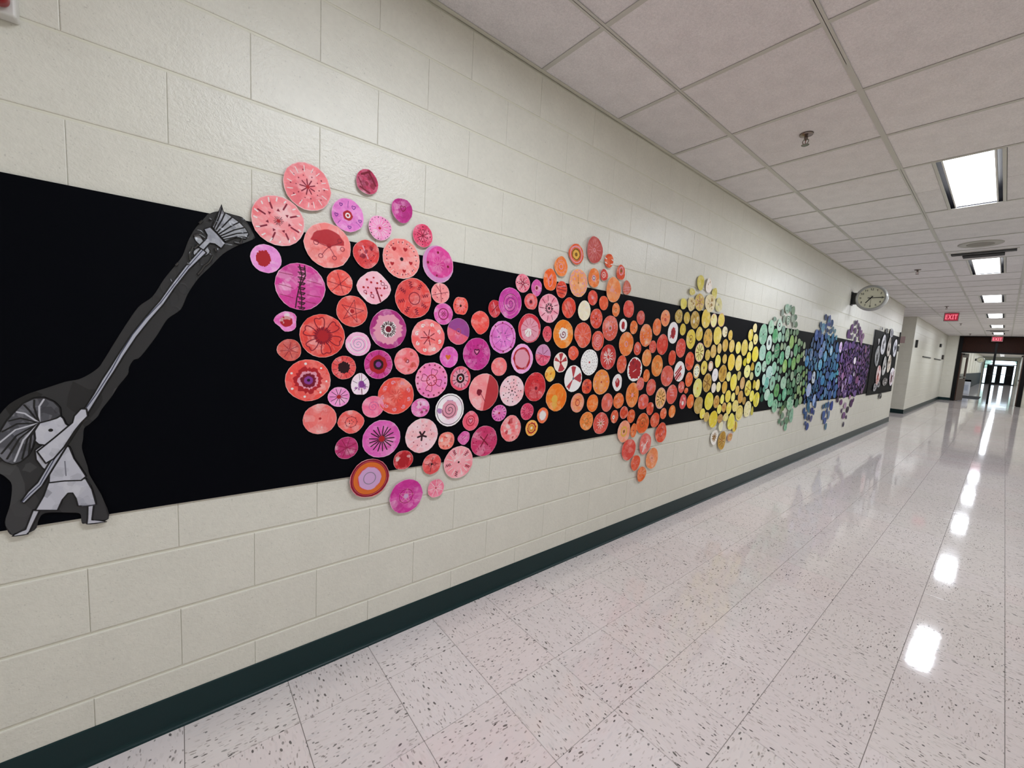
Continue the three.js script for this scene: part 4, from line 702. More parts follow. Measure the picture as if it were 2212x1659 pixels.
// the small discs of the green, blue and violet swirls
{
  const SMALL = `
-4.194 1.265 .037 .039 0 dcd030
-4.384 1.224 .042 .043 1 d0ac38
-4.396 1.129 .045 .041 0 dcd494
-4.095 1.132 .039 .045 0 d8c878
-4.484 1.042 .038 .045 0 d8c448
-4.276 .886 .042 .039 1 c09848
-4.507 .773 .032 .047 1 d0c458
-4.834 1.726 .044 .026 1 8ca494
-5.154 1.543 .043 .041 0 98bca8
-5.143 1.634 .054 .046 0 90b0a0
-5.116 1.749 .044 .043 0 98a898
-5.039 1.814 .04 .038 0 98a498
-5.272 1.879 .039 .039 1 7c9484
-5.379 1.864 .061 .051 0 849c80
-5.374 1.772 .055 .04 1 a8b4a4
-5.477 1.795 .048 .036 0 708874
-5.534 1.72 .044 .036 0 748c70
-5.436 1.72 .041 .038 2 a0ac9c
-5.389 1.634 .032 .039 0 6c8c6c
-5.5 1.626 .04 .036 0 84a080
-5.596 1.635 .052 .039 0 749470
-5.58 1.551 .035 .043 0 a8bc8c
-5.708 1.525 .058 .043 0 9cb48c
-5.801 1.511 .044 .033 1 7c9c70
-5.92 1.494 .044 .043 0 a8b898
-4.889 1.424 .033 .038 0 c0ccc0
-5.14 1.451 .044 .042 0 a4b894
-5.233 1.453 .039 .042 0 94ac90
-5.748 1.439 .036 .04 0 4c845c
-5.49 1.375 .038 .038 0 b8bcb8
-4.914 1.321 .039 .039 1 94c4a4
-5.859 1.377 .041 .037 0 84a46c
-5.937 1.399 .036 .037 0 b0c0a0
-5.984 1.333 .039 .035 0 b8c0b0
-5.077 1.292 .032 .03 0 8cb898
-5.461 1.273 .055 .059 0 5ca074
-5.089 1.119 .042 .042 1 7cac94
-5.175 1.095 .044 .039 0 94bca4
-5.196 1.189 .039 .039 0 84a888
-5.106 1.205 .038 .03 0 90bca4
-5.388 1.126 .042 .036 1 84a890
-5.483 1.157 .041 .039 0 486c54
-5.606 1.12 .06 .055 0 a4bca0
-5.697 1.157 .051 .043 1 3c6c50
-5.695 1.041 .057 .058 0 7cac84
-5.498 1.054 .045 .039 0 6c9474
-5.493 1.01 .042 .032 1 406c4c
-5.587 1.01 .043 .041 0 508460
-5.78 1.203 .06 .046 2 7ca480
-5.9 1.198 .052 .052 0 5c9068
-5.969 1.094 .033 .039 0 7ca07c
-6.044 1.14 .049 .041 0 8cac60
-6.001 1.219 .04 .026 0 649468
-6.139 1.175 .036 .035 0 84a47c
-6.157 1.089 .031 .035 0 90ac84
-6.07 1.034 .052 .042 0 70a070
-5.971 1.012 .038 .039 0 a4bc90
-5.786 .967 .051 .049 0 305c40
-5.893 .946 .064 .057 1 94b47c
-5.645 .931 .057 .045 0 3c7c58
-5.527 .935 .047 .039 2 5c946c
-5.275 .878 .052 .043 0 54a074
-4.734 .895 .042 .042 0 2c604c
-4.674 .979 .03 .033 0 1c483c
-4.758 .986 .037 .033 3 6ca894
-5.999 .898 .038 .037 0 8cac74
-6.113 .924 .046 .051 0 84ac50
-5.821 .866 .043 .036 0 94b07c
-5.728 .869 .045 .041 1 30644c
-6.039 .806 .064 .055 0 98b484
-5.892 .782 .068 .058 0 508060
-5.28 .793 .042 .031 0 84b094
-5.359 .789 .029 .029 0 6c9c7c
-5.479 .787 .062 .045 1 305838
-5.409 .747 .058 .034 2 68884c
-5.339 .707 .05 .032 3 748c64
-5.433 .656 .054 .04 0 84a088
-5.363 .594 .038 .032 0 64886c
-5.464 .564 .041 .033 0 7c9c84
-5.589 .594 .064 .038 1 749c7c
-5.634 .672 .042 .038 1 7c9c80
-5.626 .571 .043 .031 2 709470
-6.201 1 .026 .038 0 84a078
-6.673 1.899 .052 .043 0 1c3468
-7.002 1.841 .059 .054 0 1c4070
-6.49 1.788 .054 .041 1 305880
-6.729 1.779 .052 .044 0 28508c
-6.805 1.737 .054 .032 1 1c3464
-6.982 1.732 .057 .035 0 3c5c84
-7.093 1.769 .047 .038 0 547488
-7.207 1.746 .043 .036 0 648894
-6.489 1.671 .066 .056 1 203c7c
-6.784 1.662 .076 .045 2 2c5c94
-6.907 1.642 .055 .04 3 3c7c98
-7.006 1.598 .045 .043 0 347494
-7.142 1.638 .073 .077 0 286c94
-7.322 1.664 .044 .036 0 4c8ca0
-6.24 1.577 .028 .04 0 506c94
-6.215 1.521 .042 .037 1 4c688c
-6.338 1.504 .047 .045 0 3c5c8c
-6.465 1.527 .056 .077 1 34548c
-6.935 1.522 .049 .046 0 447ca4
-7.016 1.473 .051 .041 1 3c6c98
-7.274 1.549 .052 .05 0 14284c
-7.423 1.527 .077 .08 0 2c5c94
-6.125 1.426 .028 .037 0 4c6890
-6.029 1.411 .039 .044 0 4c6490
-6.399 1.402 .048 .043 0 3c5c90
-6.503 1.379 .049 .044 0 2c4c80
-7.304 1.381 .075 .076 0 2c6c94
-7.435 1.396 .044 .04 0 74a4c0
-7.562 1.381 .082 .067 0 3c5498
-6.426 1.318 .049 .038 0 5080a4
-7.126 1.305 .071 .081 0 305c90
-6.509 1.245 .051 .057 0 5c94b0
-6.306 1.283 .043 .035 0 4474a0
-6.229 1.232 .038 .035 0 3c6ca0
-7.412 1.269 .071 .075 0 3470a0
-6.882 1.264 .048 .046 1 3c7ca4
-6.97 1.281 .046 .036 2 34609c
-7.567 1.242 .053 .058 0 3c88b0
-6.35 1.218 .043 .038 0 3c74a8
-7.062 1.21 .047 .028 0 304c90
-6.634 1.12 .046 .063 0 5090b8
-6.771 1.138 .061 .048 0 4488b0
-6.728 1.049 .06 .048 1 243c80
-6.587 1.004 .06 .061 0 3c6098
-7.104 1.122 .095 .056 0 3c609c
-7.357 1.104 .089 .066 0 4488b4
-7.232 1.082 .047 .042 1 3878a8
-7.623 1.043 .052 .038 0 7cacc4
-7.633 1.155 .065 .038 0 40a0b4
-7.497 1.12 .062 .041 1 3c8cac
-7.492 1.021 .058 .058 2 243c84
-7.68 .929 .085 .054 0 34609c
-7.099 .876 .066 .073 0 5c84b4
-6.908 .915 .071 .055 0 243c84
-6.796 .853 .065 .054 1 34509c
-6.399 .738 .059 .076 0 2c6c98
-6.445 .667 .042 .045 1 3c6c84
-6.701 .717 .054 .049 1 24487c
-6.249 .663 .049 .046 0 1c4480
-6.333 .596 .053 .055 0 30588c
-6.583 .643 .058 .045 0 203080
-6.682 .615 .041 .038 0 344c84
-6.595 .532 .048 .046 0 5c5c8c
-6.36 .487 .039 .031 0 44588c
-6.464 .436 .059 .053 0 344c94
-7.378 .82 .087 .073 0 2c5494
-7.642 .828 .083 .06 1 3468a4
-7.489 .851 .037 .044 1 7494bc
-6.992 .813 .054 .042 0 5090b8
-7.112 .667 .046 .037 0 2c587c
-7.241 .677 .057 .043 0 3c6c8c
-7.361 .682 .057 .052 0 3c5c94
-7.561 .659 .078 .074 0 203c90
-7.332 .59 .041 .044 1 24407c
-7.176 .537 .073 .069 0 4460a0
-7.456 .523 .054 .068 0 6c84ac
-7.297 .447 .078 .052 0 485c9c
-7.389 .357 .057 .053 0 507894
-6.181 .856 .037 .035 0 243c74
-6.218 .783 .041 .038 0 24487c
-8.302 1.944 .045 .048 0 3c1848
-8.441 1.967 .052 .037 0 502858
-8.548 1.915 .058 .054 0 3c1848
-8.164 1.848 .079 .073 0 5c2c68
-8.383 1.829 .081 .05 0 54285c
-8.688 1.845 .072 .074 0 582864
-7.991 1.756 .089 .075 0 542468
-8.827 1.828 .06 .042 0 7c4c80
-8.259 1.725 .044 .046 0 6c5c78
-8.98 1.771 .082 .056 0 845c84
-8.767 1.74 .079 .055 1 784c7c
-8.564 1.774 .051 .035 0 502058
-8.459 1.698 .061 .047 0 482460
-8.124 1.718 .046 .037 0 502460
-8.893 1.674 .078 .066 2 8c608c
-9.309 1.563 .065 .068 0 986488
-7.766 1.38 .063 .077 0 74509c
-8.177 1.58 .094 .055 0 683880
-8.358 1.6 .098 .063 1 4c2c74
-7.972 1.099 .064 .061 0 b078b0
-8.692 1.136 .041 .043 0 d8cce0
-8.202 1.009 .061 .056 0 9c80b8
-8.043 .919 .054 .071 0 b49cc4
-8.965 1.031 .115 .067 0 84487c
-8.962 .794 .104 .061 0 6c4c94
-8.803 .632 .102 .071 0 4c1c58
-8.644 .746 .062 .036 0 b480b0
-7.879 .85 .1 .061 0 38205c
-7.854 .741 .064 .049 1 3c1c48
-8.105 .686 .08 .047 0 6c3470
-8.391 .614 .088 .052 0 b494b0
-8.602 .534 .08 .056 0 2c1034
-8.217 .541 .043 .045 0 50305c
-8.39 .452 .098 .058 0 7c5084
-8.576 .413 .048 .036 0 54385c
-8.445 .298 .045 .046 0 443858
-9.492 .826 .053 .053 0 9c749c
-9.148 .967 .082 .055 0 906cac
-8.913 .681 .052 .037 1 54285c
`.trim().split('\n').map((l) => { const f = l.split(' '); return { z: +f[0], y: +f[1], rz: +f[2], ry: +f[3], lay: +f[4], base: f[5] }; });
  const r = rng(1234), all = [...placed, ...SMALL], fill = [];
  const free = (z, y, q) => all.every((d) => Math.hypot((d.z - z) / (d.rz + q), (d.y - y) / (d.ry + q)) > 1.03);
  const grow = (z0, z1, y0, y1, cols, tries) => { for (let k = 0; k < tries; k++) { const q = 0.022 + r() * 0.022 * (1 - k / tries), y = y0 + r() * (y1 - y0), u = (y - y0) / (y1 - y0), inset = 0.16 * Math.pow(2 * u - 1, 2), z = z0 - inset + r() * (z1 - z0 + 2 * inset); if (free(z, y, q)) { const d = { z, y, rz: q, ry: q * (1.05 + r() * 0.25), lay: 0, base: cols[Math.floor(r() * cols.length)] }; fill.push(d); all.push(d); } } };
  grow(-6.1, -7.62, 0.79, 1.63, ['2c5c98', '34508c', '3c70a0', '22407c', '4c84ac', '1c3470', '2f6890'], 5200);
  grow(-7.66, -9.75, 0.79, 1.62, ['4a2c70', '5c3478', '74508c', '86609c', '3c2060', '6a3c74', '8c6494'], 5200);
  const geos = [...SMALL, ...fill].map((d, i) => { const g = discGeo(d.rz, d.ry, '', i * 7 + 2, [0, 0, 1], 0.002 + r() * 0.004).toNonIndexed(), n = g.attributes.position.count, c = new THREE.Color('#' + tint(d.base, 0.97)), col = new Float32Array(n * 3); for (let k = 0; k < n; k++) col.set([c.r, c.g, c.b], 3 * k); g.setAttribute('color', new THREE.BufferAttribute(col, 3)); g.translate(0.0098 + d.lay * 0.0016, d.y, d.z); return g; });
  const m = part('small_paper_discs', mergeGeometries(geos), phys({ vertexColors: true, roughness: 0.55, specularIntensity: 0.5 }));
  m.userData = { label: 'crowd of small green, blue and violet paper discs ending the mural', category: 'paper discs', kind: 'stuff' };
}
// tall black and white discs on the end panel
{
  const BW = `
-10.301 1.746 .059 .057 d8d8dc 88888c|long thin white paper strip on the tall black panel
-10.78 1.708 .227 .199 d4d4dc 707078|tall white paper disc with pink smear on black panel
-11.391 1.687 .18 .203 c8c0b8 443c38|tall white and brown paper disc on black panel
-12.141 1.688 .215 .193 d0d0d8 34384c|tall white paper disc with navy patch high on black panel
-10.355 1.473 .208 .198 a8acb0 2c2c30|tall mottled grey paper disc at black panel start
-11.172 1.292 .192 .197 c8c8c8 55504c|curved white and grey paper disc amid black panel
-11.696 1.34 .196 .193 d4ccc0 806c58|tall white and tan paper disc amid black panel
-10.695 1.098 .218 .2 d8c8c8 b04840|tall white paper disc with red patch on black panel
-12.23 1.055 .283 .202 e0dce8 602830|white paper disc with dark red core low on black panel
-11.514 .955 .272 .086 6c6868 34302c|small grey blotched paper disc low on black panel
-11.233 .67 .153 .063 18181c 302c28|black oval paper disc hanging below the black panel
-10.519 .862 .158 .079 9c9ca0 44444c|grey speckled paper disc at black panel foot
-10.938 1.981 .128 .054 101014 28282c|black paper disc over the black panel top edge
-11.474 1.977 .189 .093 808088 5c5c64|grey paper disc over the black panel top edge
-10.414 1.991 .065 .033 505058 38383c|little grey paper disc over the black panel top corner
-10.875 .914 .146 .061 808084 3c3c40|little charcoal paper disc beside the red-patched one
`.trim().split('\n').map((l) => { const [a, label] = l.split('|'), f = a.split(' '); return { z: +f[0], y: +f[1], rz: +f[2], ry: +f[3], a: f[4], b: f[5], label }; });
  const c = canvas(512), g = c.getContext('2d');
  BW.forEach((d, i) => { const cx = (i % 4) * 128, cy = Math.floor(i / 4) * 128; g.save(); g.beginPath(); g.rect(cx, cy, 128, 128); g.clip(); g.translate(cx + 64, cy + 64); paint(g, 59, tint(d.a, 1.12), d.b, '', i * 5 + 60); const r = rng(i + 70); g.fillStyle = '#' + d.b; g.beginPath(); for (let q = 0; q < 14; q++) { const t = q / 14 * 6.28, w = 0.42 * (0.6 + r() * 0.5) * 59; g.lineTo(Math.cos(t) * w, Math.sin(t) * w * 1.15 + 6); } g.closePath(); g.fill(); for (let k = 0; k < 7; k++) { g.fillStyle = k % 2 ? '#18181c' : '#f0eef0'; g.globalAlpha = 0.7; g.beginPath(); g.ellipse((r() - 0.5) * 70, (r() - 0.5) * 80, 3 + r() * 9, 4 + r() * 12, r() * 3, 0, 7); g.fill(); } g.restore(); });
  const mat = phys({ map: canvasTexture(c), roughness: 0.55, specularIntensity: 0.5 });
  BW.forEach((d, i) => tag(part('paper_disc', discGeo(d.rz, d.ry, '', i + 333, [(i % 4) / 4, 1 - (Math.floor(i / 4) + 1) / 4, 0.25], 0.006), mat, scene, [0.016 + (i % 3) * 0.0018, d.y, d.z]), d.label, 'paper disc', 'painted paper discs of the wall mural'));
}

// ---------------------------------------------------------------- laminated grey cut-out of a child with a long brush (a plain figure of our own)
const CUT = {
  backing: [[-.075, 1.655], [-.102, 1.671], [-.141, 1.67], [-.17, 1.663], [-.196, 1.618], [-.191, 1.604], [-.149, 1.576], [-.112, 1.544], [-.079, 1.499], [-.049, 1.459], [-.023, 1.409], [-.006, 1.362], [.025, 1.331], [.052, 1.277], [.087, 1.218], [.102, 1.208], [.112, 1.187], [.115, 1.167], [.136, 1.133], [.149, 1.106], [.172, 1.067], [.18, 1.048], [.196, 1.029], [.207, 1.017], [.21, .987], [.213, .961], [.204, .909], [.201, .885], [.186, .841], [.177, .812], [.167, .748], [.213, .745], [.221, .752], [.223, .776], [.243, .784], [.286, .793], [.299, .778], [.308, .75], [.345, .745], [.356, .775], [.355, .794], [.346, .83], [.341, .88], [.35, .903], [.361, .916], [.372, .928], [.372, 1.004], [.363, 1.046], [.342, 1.084], [.326, 1.101], [.302, 1.118], [.273, 1.131], [.238, 1.147], [.212, 1.154], [.189, 1.17], [.173, 1.187], [.163, 1.206], [.122, 1.294], [.088, 1.36], [.057, 1.393], [.03, 1.447], [.003, 1.492], [-.014, 1.523], [-.026, 1.563], [-.043, 1.604]],
  brush_handle: [[-.059, 1.552], [-.02, 1.493], [.014, 1.434], [.041, 1.383], [.074, 1.332], [.103, 1.283], [.131, 1.228], [.152, 1.184], [.167, 1.154], [.184, 1.115], [.201, 1.08], [.218, 1.045], [.249, .982], [.277, .924], [.297, .88], [.314, .859], [.327, .835], [.322, .828], [.307, .847], [.289, .869], [.268, .914], [.24, .973], [.209, 1.036], [.192, 1.071], [.175, 1.107], [.157, 1.146], [.142, 1.176], [.122, 1.219], [.094, 1.274], [.065, 1.323], [.032, 1.374], [.005, 1.426], [-.029, 1.484], [-.071, 1.54]],
  ferrule: [[-.065, 1.609], [-.081, 1.619], [-.098, 1.602], [-.119, 1.577], [-.108, 1.559], [-.092, 1.57], [-.08, 1.57], [-.064, 1.546], [-.051, 1.554], [-.071, 1.582], [-.073, 1.593]],
  bristles: [[-.084, 1.622], [-.099, 1.662], [-.11, 1.694], [-.115, 1.673], [-.135, 1.663], [-.156, 1.65], [-.172, 1.635], [-.181, 1.619], [-.173, 1.601], [-.146, 1.601], [-.12, 1.581], [-.101, 1.601]],
  bow_loop: [[-.064, 1.561], [-.06, 1.559], [-.055, 1.56], [-.049, 1.565], [-.044, 1.571], [-.041, 1.579], [-.041, 1.586], [-.043, 1.59], [-.047, 1.592], [-.052, 1.591], [-.058, 1.587], [-.062, 1.58], [-.065, 1.573], [-.066, 1.566]],
  bow_loop2: [[-.08, 1.548], [-.079, 1.541], [-.073, 1.534], [-.065, 1.528], [-.055, 1.525], [-.047, 1.525], [-.04, 1.527], [-.038, 1.533], [-.039, 1.54], [-.044, 1.547], [-.052, 1.553], [-.062, 1.556], [-.071, 1.557], [-.077, 1.554]],
  head: [[.302, 1.058], [.288, 1.068], [.269, 1.068], [.254, 1.063], [.244, 1.049], [.24, 1.034], [.234, 1.026], [.24, 1.018], [.243, 1], [.253, .983], [.27, .976], [.291, .983], [.304, 1.003], [.309, 1.032]],
  hair: [[.248, 1.057], [.249, 1.078], [.259, 1.095], [.276, 1.107], [.294, 1.106], [.313, 1.093], [.327, 1.074], [.342, 1.05], [.355, 1.021], [.361, .991], [.359, .96], [.35, .944], [.337, .935], [.323, .94], [.31, .954], [.301, .975], [.296, .999], [.297, 1.025], [.287, 1.04], [.27, 1.045], [.257, 1.05]],
  arm: [[.294, .964], [.261, .999], [.228, 1.036], [.224, 1.054], [.211, 1.073], [.2, 1.072], [.198, 1.052], [.212, 1.033], [.223, 1.015], [.245, .971], [.265, .941], [.28, .93]],
  tunic: [[.298, .968], [.283, .982], [.262, .98], [.236, .97], [.228, .936], [.218, .911], [.207, .882], [.217, .872], [.248, .876], [.277, .876], [.275, .904], [.287, .918], [.297, .942]],
  trousers: [[.277, .879], [.248, .878], [.208, .876], [.197, .843], [.19, .797], [.206, .796], [.226, .8], [.229, .822], [.235, .839], [.243, .84], [.254, .824], [.264, .796], [.304, .805], [.288, .841]],
  leg: [[.308, .806], [.296, .803], [.316, .749], [.321, .742], [.345, .743], [.343, .748], [.323, .757]],
  leg2: [[.207, .799], [.195, .796], [.2, .754], [.173, .743], [.175, .74], [.211, .743], [.209, .76]],
};
const GLINT_CREASES = [  // paths of the added ridges, laid where glints should show
  [[-.04, 1.586], [-.054, 1.59], [-.067, 1.583]],
  [[-.038, 1.551], [-.031, 1.529], [-.031, 1.51]],
  [[-.003, 1.498], [.003, 1.49]],
  [[-.086, 1.534], [-.076, 1.512], [-.064, 1.499]],
  [[-.065, 1.501], [-.057, 1.485], [-.048, 1.471]],
  [[-.163, 1.6], [-.156, 1.585], [-.141, 1.585]],
  [[-.062, 1.633], [-.054, 1.623]],
  [[-.092, 1.557], [-.095, 1.547]],
  [[-.024, 1.501], [-.028, 1.497]],
  [[-.051, 1.56], [-.041, 1.547]],
  [[-.079, 1.643], [-.084, 1.64]],
];

{
  const zs = CUT.backing.map((p) => p[0]), ys = CUT.backing.map((p) => p[1]), zm = Math.max(...zs) + 0.02, zn = Math.min(...zs) - 0.02, ym = Math.max(...ys) + 0.05, yn = Math.min(...ys) - 0.02;
  const H = 1400, k = H / (ym - yn), Wd = Math.ceil((zm - zn) * k), c = canvas(Wd, H), g = c.getContext('2d'), r = rng(88);
  const X = (p) => [(zm - p[0]) * k, (ym - p[1]) * k], path = (l) => { g.beginPath(); l.forEach((p, i) => (i ? g.lineTo(...X(p)) : g.moveTo(...X(p)))); g.closePath(); };
  const blob = (l, cols, n, al, s0, s1) => { path(l); g.save(); g.clip(); const b = l.map(X), x0 = Math.min(...b.map((p) => p[0])), x1 = Math.max(...b.map((p) => p[0])), y0 = Math.min(...b.map((p) => p[1])), y1 = Math.max(...b.map((p) => p[1])); for (let q = 0; q < n; q++) { g.globalAlpha = al * (0.5 + r() * 0.5); g.fillStyle = cols[Math.floor(r() * cols.length)]; g.beginPath(); const x = x0 + r() * (x1 - x0), y = y0 + r() * (y1 - y0), s = s0 + r() * (s1 - s0); for (let t = 0; t < 9; t++) g.lineTo(x + Math.cos(t * 0.7) * s * (0.6 + r() * 0.7), y + Math.sin(t * 0.7) * s * (0.6 + r() * 0.9)); g.closePath(); g.fill(); } g.restore(); g.globalAlpha = 1; };
  const fill = (l, col) => { path(l); g.fillStyle = col; g.fill(); }, ink = (l, w = 4) => { path(l); g.strokeStyle = '#0c0c12'; g.lineWidth = w; g.lineJoin = 'round'; g.stroke(); };
  const stroke = (pts, w = 4, col = '#0e0e14') => { g.strokeStyle = col; g.lineWidth = w; g.lineCap = 'round'; g.beginPath(); pts.forEach((p, i) => (i ? g.lineTo(...X(p)) : g.moveTo(...X(p)))); g.stroke(); };
  g.fillStyle = '#1c1c20'; g.fillRect(0, 0, Wd, H);
  fill(CUT.backing, '#2f2f32'); blob(CUT.backing, ['#161619', '#424244', '#202024', '#4c4c4e', '#38383a'], 60, 0.7, 14, 70);
  const looks = { brush_handle: ['#b4b6c2', ['#787c92', '#d0d0da', '#50556c']], ferrule: ['#a6a8b2', ['#b8bac2', '#90929c']], bristles: ['#a2a4aa', ['#70727a', '#c0c2c8', '#54565c']], bow_loop: ['#9fa1a8', ['#b0b2b8']], bow_loop2: ['#9fa1a8', ['#b0b2b8']], head: ['#c8c8d2', ['#d2d2da', '#b4b4c0']], hair: ['#55555c', ['#2a2a30', '#7c7c84', '#404048', '#9a9aa2']], arm: ['#c6c6d0', ['#d2d2da', '#a4a4ae']], tunic: ['#c4c4ce', ['#d4d4dc', '#94949e', '#acacb6']], trousers: ['#c2c2cc', ['#d2d2da', '#72727c', '#a2a2ac']], leg: ['#bcbcc6', ['#c6c6ce']], leg2: ['#bcbcc6', ['#c6c6ce']] };
  const mix = (l, i, j, t) => [l[i][0] + (l[j][0] - l[i][0]) * t, l[i][1] + (l[j][1] - l[i][1]) * t];
  const extra = {  // ink lines drawn on each piece: bristles, strands, hem, eye and mouth, cuff
    bristles() { for (let q = 0; q < 9; q++) { const t = (q + 0.5) / 9, a = mix(CUT.bristles, 0, 10, t), bI = 1 + t * 8, i = Math.floor(bI), b = mix(CUT.bristles, i, Math.min(9, i + 1), bI - i); stroke([a, [(a[0] + b[0]) / 2 - 0.004, (a[1] + b[1]) / 2 + 0.006], b], 5); } },
    hair() { const a = CUT.hair[18]; for (let q = 0; q < 12; q++) { const b = CUT.hair[3 + q]; stroke([a, [(a[0] + b[0]) / 2 + 0.004, (a[1] + b[1]) / 2 + 0.01], mix([a, b], 0, 1, 0.92)], 5, q % 3 ? '#141418' : '#c8c8d0'); } },
    head() { const H0 = CUT.head, e = mix([H0[4], H0[12]], 0, 1, 0.4), [x, y] = X([e[0], e[1] - 0.012]); g.fillStyle = '#0c0c12'; g.beginPath(); g.arc(x, y, 6, 0, 7); g.fill(); stroke([mix(H0, 8, 12, 0.04), mix(H0, 8, 12, 0.25)], 6); },
    tunic() { stroke([mix(CUT.tunic, 4, 11, 0.3), mix(CUT.tunic, 7, 11, 0.4)], 3, '#70707c'); },
    trousers() { stroke([mix(CUT.trousers, 4, 5, 0.2), mix(CUT.trousers, 6, 5, 0.4)], 3, '#5c5c68'); },
    brush_handle() { const l = CUT.brush_handle, n = l.length / 2; stroke(l.slice(0, n).map((p, i) => mix([p, l[2 * n - 1 - i]], 0, 1, 0.35 + 0.2 * Math.sin(i))), 3, '#3c4054'); },
  };
  const order = ['backing', 'bow_loop', 'bow_loop2', 'leg', 'leg2', 'trousers', 'tunic', 'head', 'hair', 'brush_handle', 'bristles', 'ferrule', 'arm'];
  for (const n of order.slice(1)) { fill(CUT[n], looks[n][0]); blob(CUT[n], looks[n][1], n === 'hair' ? 40 : 16, 0.5, 6, n === 'trousers' || n === 'hair' ? 34 : 22); ink(CUT[n], 5); extra[n]?.(); }
  const cv = canvasTexture(c);
  const t = thing('painter_cutout', 'grey laminated paper cut-out of a child lifting a long paintbrush over the black banner', 'paper cut-out');
  const filmBump = (() => {  // slack film: soft waves everywhere, bubbles and creases where it was laminated round the brush head
    const N = 512, a = noiseField(N, 9, 71), b = noiseField(N, 46, 72), d = noiseField(N, 30, 73);
    return dataTexture(N, (i) => { const u = (i % N) / N, v = Math.floor(i / N) / N, head = v > 0.62 && u > 0.55 ? 1 : 0, k = Math.max(0, b[i] - 0.55) * 2.2 + Math.max(0, 0.08 - Math.abs(d[i] - 0.5)) * 5; return 60 + 30 * a[i] + head * 120 * k; });
  })();
  const film = phys({ map: cv, roughness: 0.2, specularIntensity: 0.55, bumpMap: filmBump, bumpScale: 0.006, clearcoat: 0.4, clearcoatRoughness: 0.08 });
  function cutGeo(l, x, d, soft) {
    const s = new THREE.Shape(); const pts = l.map((p) => new THREE.Vector2(-p[0], p[1])); if (soft) { s.setFromPoints(new THREE.SplineCurve([...pts, pts[0]]).getPoints(pts.length * 4).slice(0, -1)); } else s.setFromPoints(pts);
    const G = new THREE.ExtrudeGeometry(s, { depth: d, bevelEnabled: false, curveSegments: 4 }); G.rotateY(Math.PI / 2); G.translate(x, 0, 0);
    const p = G.attributes.position, uv = new Float32Array(p.count * 2); for (let i = 0; i < p.count; i++) { uv[2 * i] = (zm - p.getZ(i)) / (zm - zn); uv[2 * i + 1] = 1 - (ym - p.getY(i)) / (ym - yn); } G.setAttribute('uv', new THREE.BufferAttribute(uv, 2)); return G;
  }
  const glintCrease = phys({ color: 0x1a1a1e, roughness: 0.06, specularIntensity: 1, clearcoat: 1, clearcoatRoughness: 0.04 });  // glossy ridges added on the film to catch lamp glints round the brush
  for (const l of GLINT_CREASES) { const c = new THREE.CatmullRomCurve3(l.map((p) => new THREE.Vector3(0.0155, p[1], p[0]))); part('glint_crease', new THREE.TubeGeometry(c, 14, 0.0034, 10), glintCrease, t); }
  const names = { bow_loop2: 'bow_loop', leg2: 'leg', backing: 'laminate_backing' };
  order.forEach((n, i) => { part(names[n] ?? n, cutGeo(CUT[n], i === 0 ? 0.0092 : 0.0104 + i * 0.0004, i === 0 ? 0.0012 : 0.0008, n !== 'ferrule' && n !== 'brush_handle' && n !== 'bristles'), film, t); });
}

// ---------------------------------------------------------------- clock, exit signs, alarm, small wall things
const font = await new FontLoader().loadAsync('fonts/droid/droid_sans_bold.typeface.json');
function wallClock(x, y, z, r, label) {
  const t = thing('wall_clock', label, 'clock', [x, y, z]);
  const c = canvas(512), g = c.getContext('2d'); g.fillStyle = '#dcdac4'; g.fillRect(0, 0, 512, 512); g.fillStyle = '#26261a'; g.font = 'bold 62px sans-serif'; g.textAlign = 'center'; g.textBaseline = 'middle';
  for (let h = 1; h <= 12; h++) { const a = h / 12 * 6.2832; g.fillText(String(h), 256 + Math.sin(a) * 196, 256 - Math.cos(a) * 196); }
  g.strokeStyle = '#5a5a44'; g.lineWidth = 2; for (let m = 0; m < 60; m++) { const a = m / 60 * 6.2832; g.beginPath(); g.moveTo(256 + Math.sin(a) * 240, 256 - Math.cos(a) * 240); g.lineTo(256 + Math.sin(a) * (m % 5 ? 247 : 232), 256 - Math.cos(a) * (m % 5 ? 247 : 232)); g.stroke(); }
  const face = new THREE.CircleGeometry(r * 0.85, 48);
  part('dial', face, std({ map: canvasTexture(c), roughness: 0.5 }), t, [0, 0, 0.036]);
  const rim = new THREE.LatheGeometry([[0.8, 0.034], [0.82, 0.044], [0.87, 0.054], [0.94, 0.05], [1, 0.024], [1, -0.024], [0.94, -0.05], [0.87, -0.054], [0.82, -0.044], [0.8, -0.034]].map(([a, b]) => new THREE.Vector2(a * r, b)), 56); rim.rotateX(Math.PI / 2);
  part('rim', rim, std({ color: 0xa9a9a6, roughness: 0.28, metalness: 0.25 }), t);
  const back = new THREE.CircleGeometry(r * 0.85, 48); back.rotateY(Math.PI); part('dial', back, M.whiteMetal, t, [0, 0, -0.036]);
  const hand = (len, tail, w, a, zz) => { const b = box(-w / 2, w / 2, -tail, len, 0, 0.0015); b.rotateZ(-a); b.translate(0, 0, zz); return b; };
  part('hour_hand', hand(r * 0.5, r * 0.17, 0.012, 7.25 / 12 * 6.2832, 0.038), M.black, t);
  part('minute_hand', hand(r * 0.78, r * 0.2, 0.009, 0.25 * 6.2832, 0.0405), M.black, t);
  part('second_hand', hand(r * 0.68, r * 0.2, 0.0025, 0.5 * 6.2832, 0.043), M.dark, t);
  part('bracket', merge([box(-x + 0.001, -x + 0.012, -0.1, 0.1, -0.055, 0.055), box(-x + 0.012, -r * 0.93, -0.085, 0.085, -0.03, 0.03)]), M.dark, t);
  return t;
}
wallClock(0.232, 2.282, -7.93, 0.188, 'round grey-rimmed wall clock on a dark bracket, hands at quarter past seven');
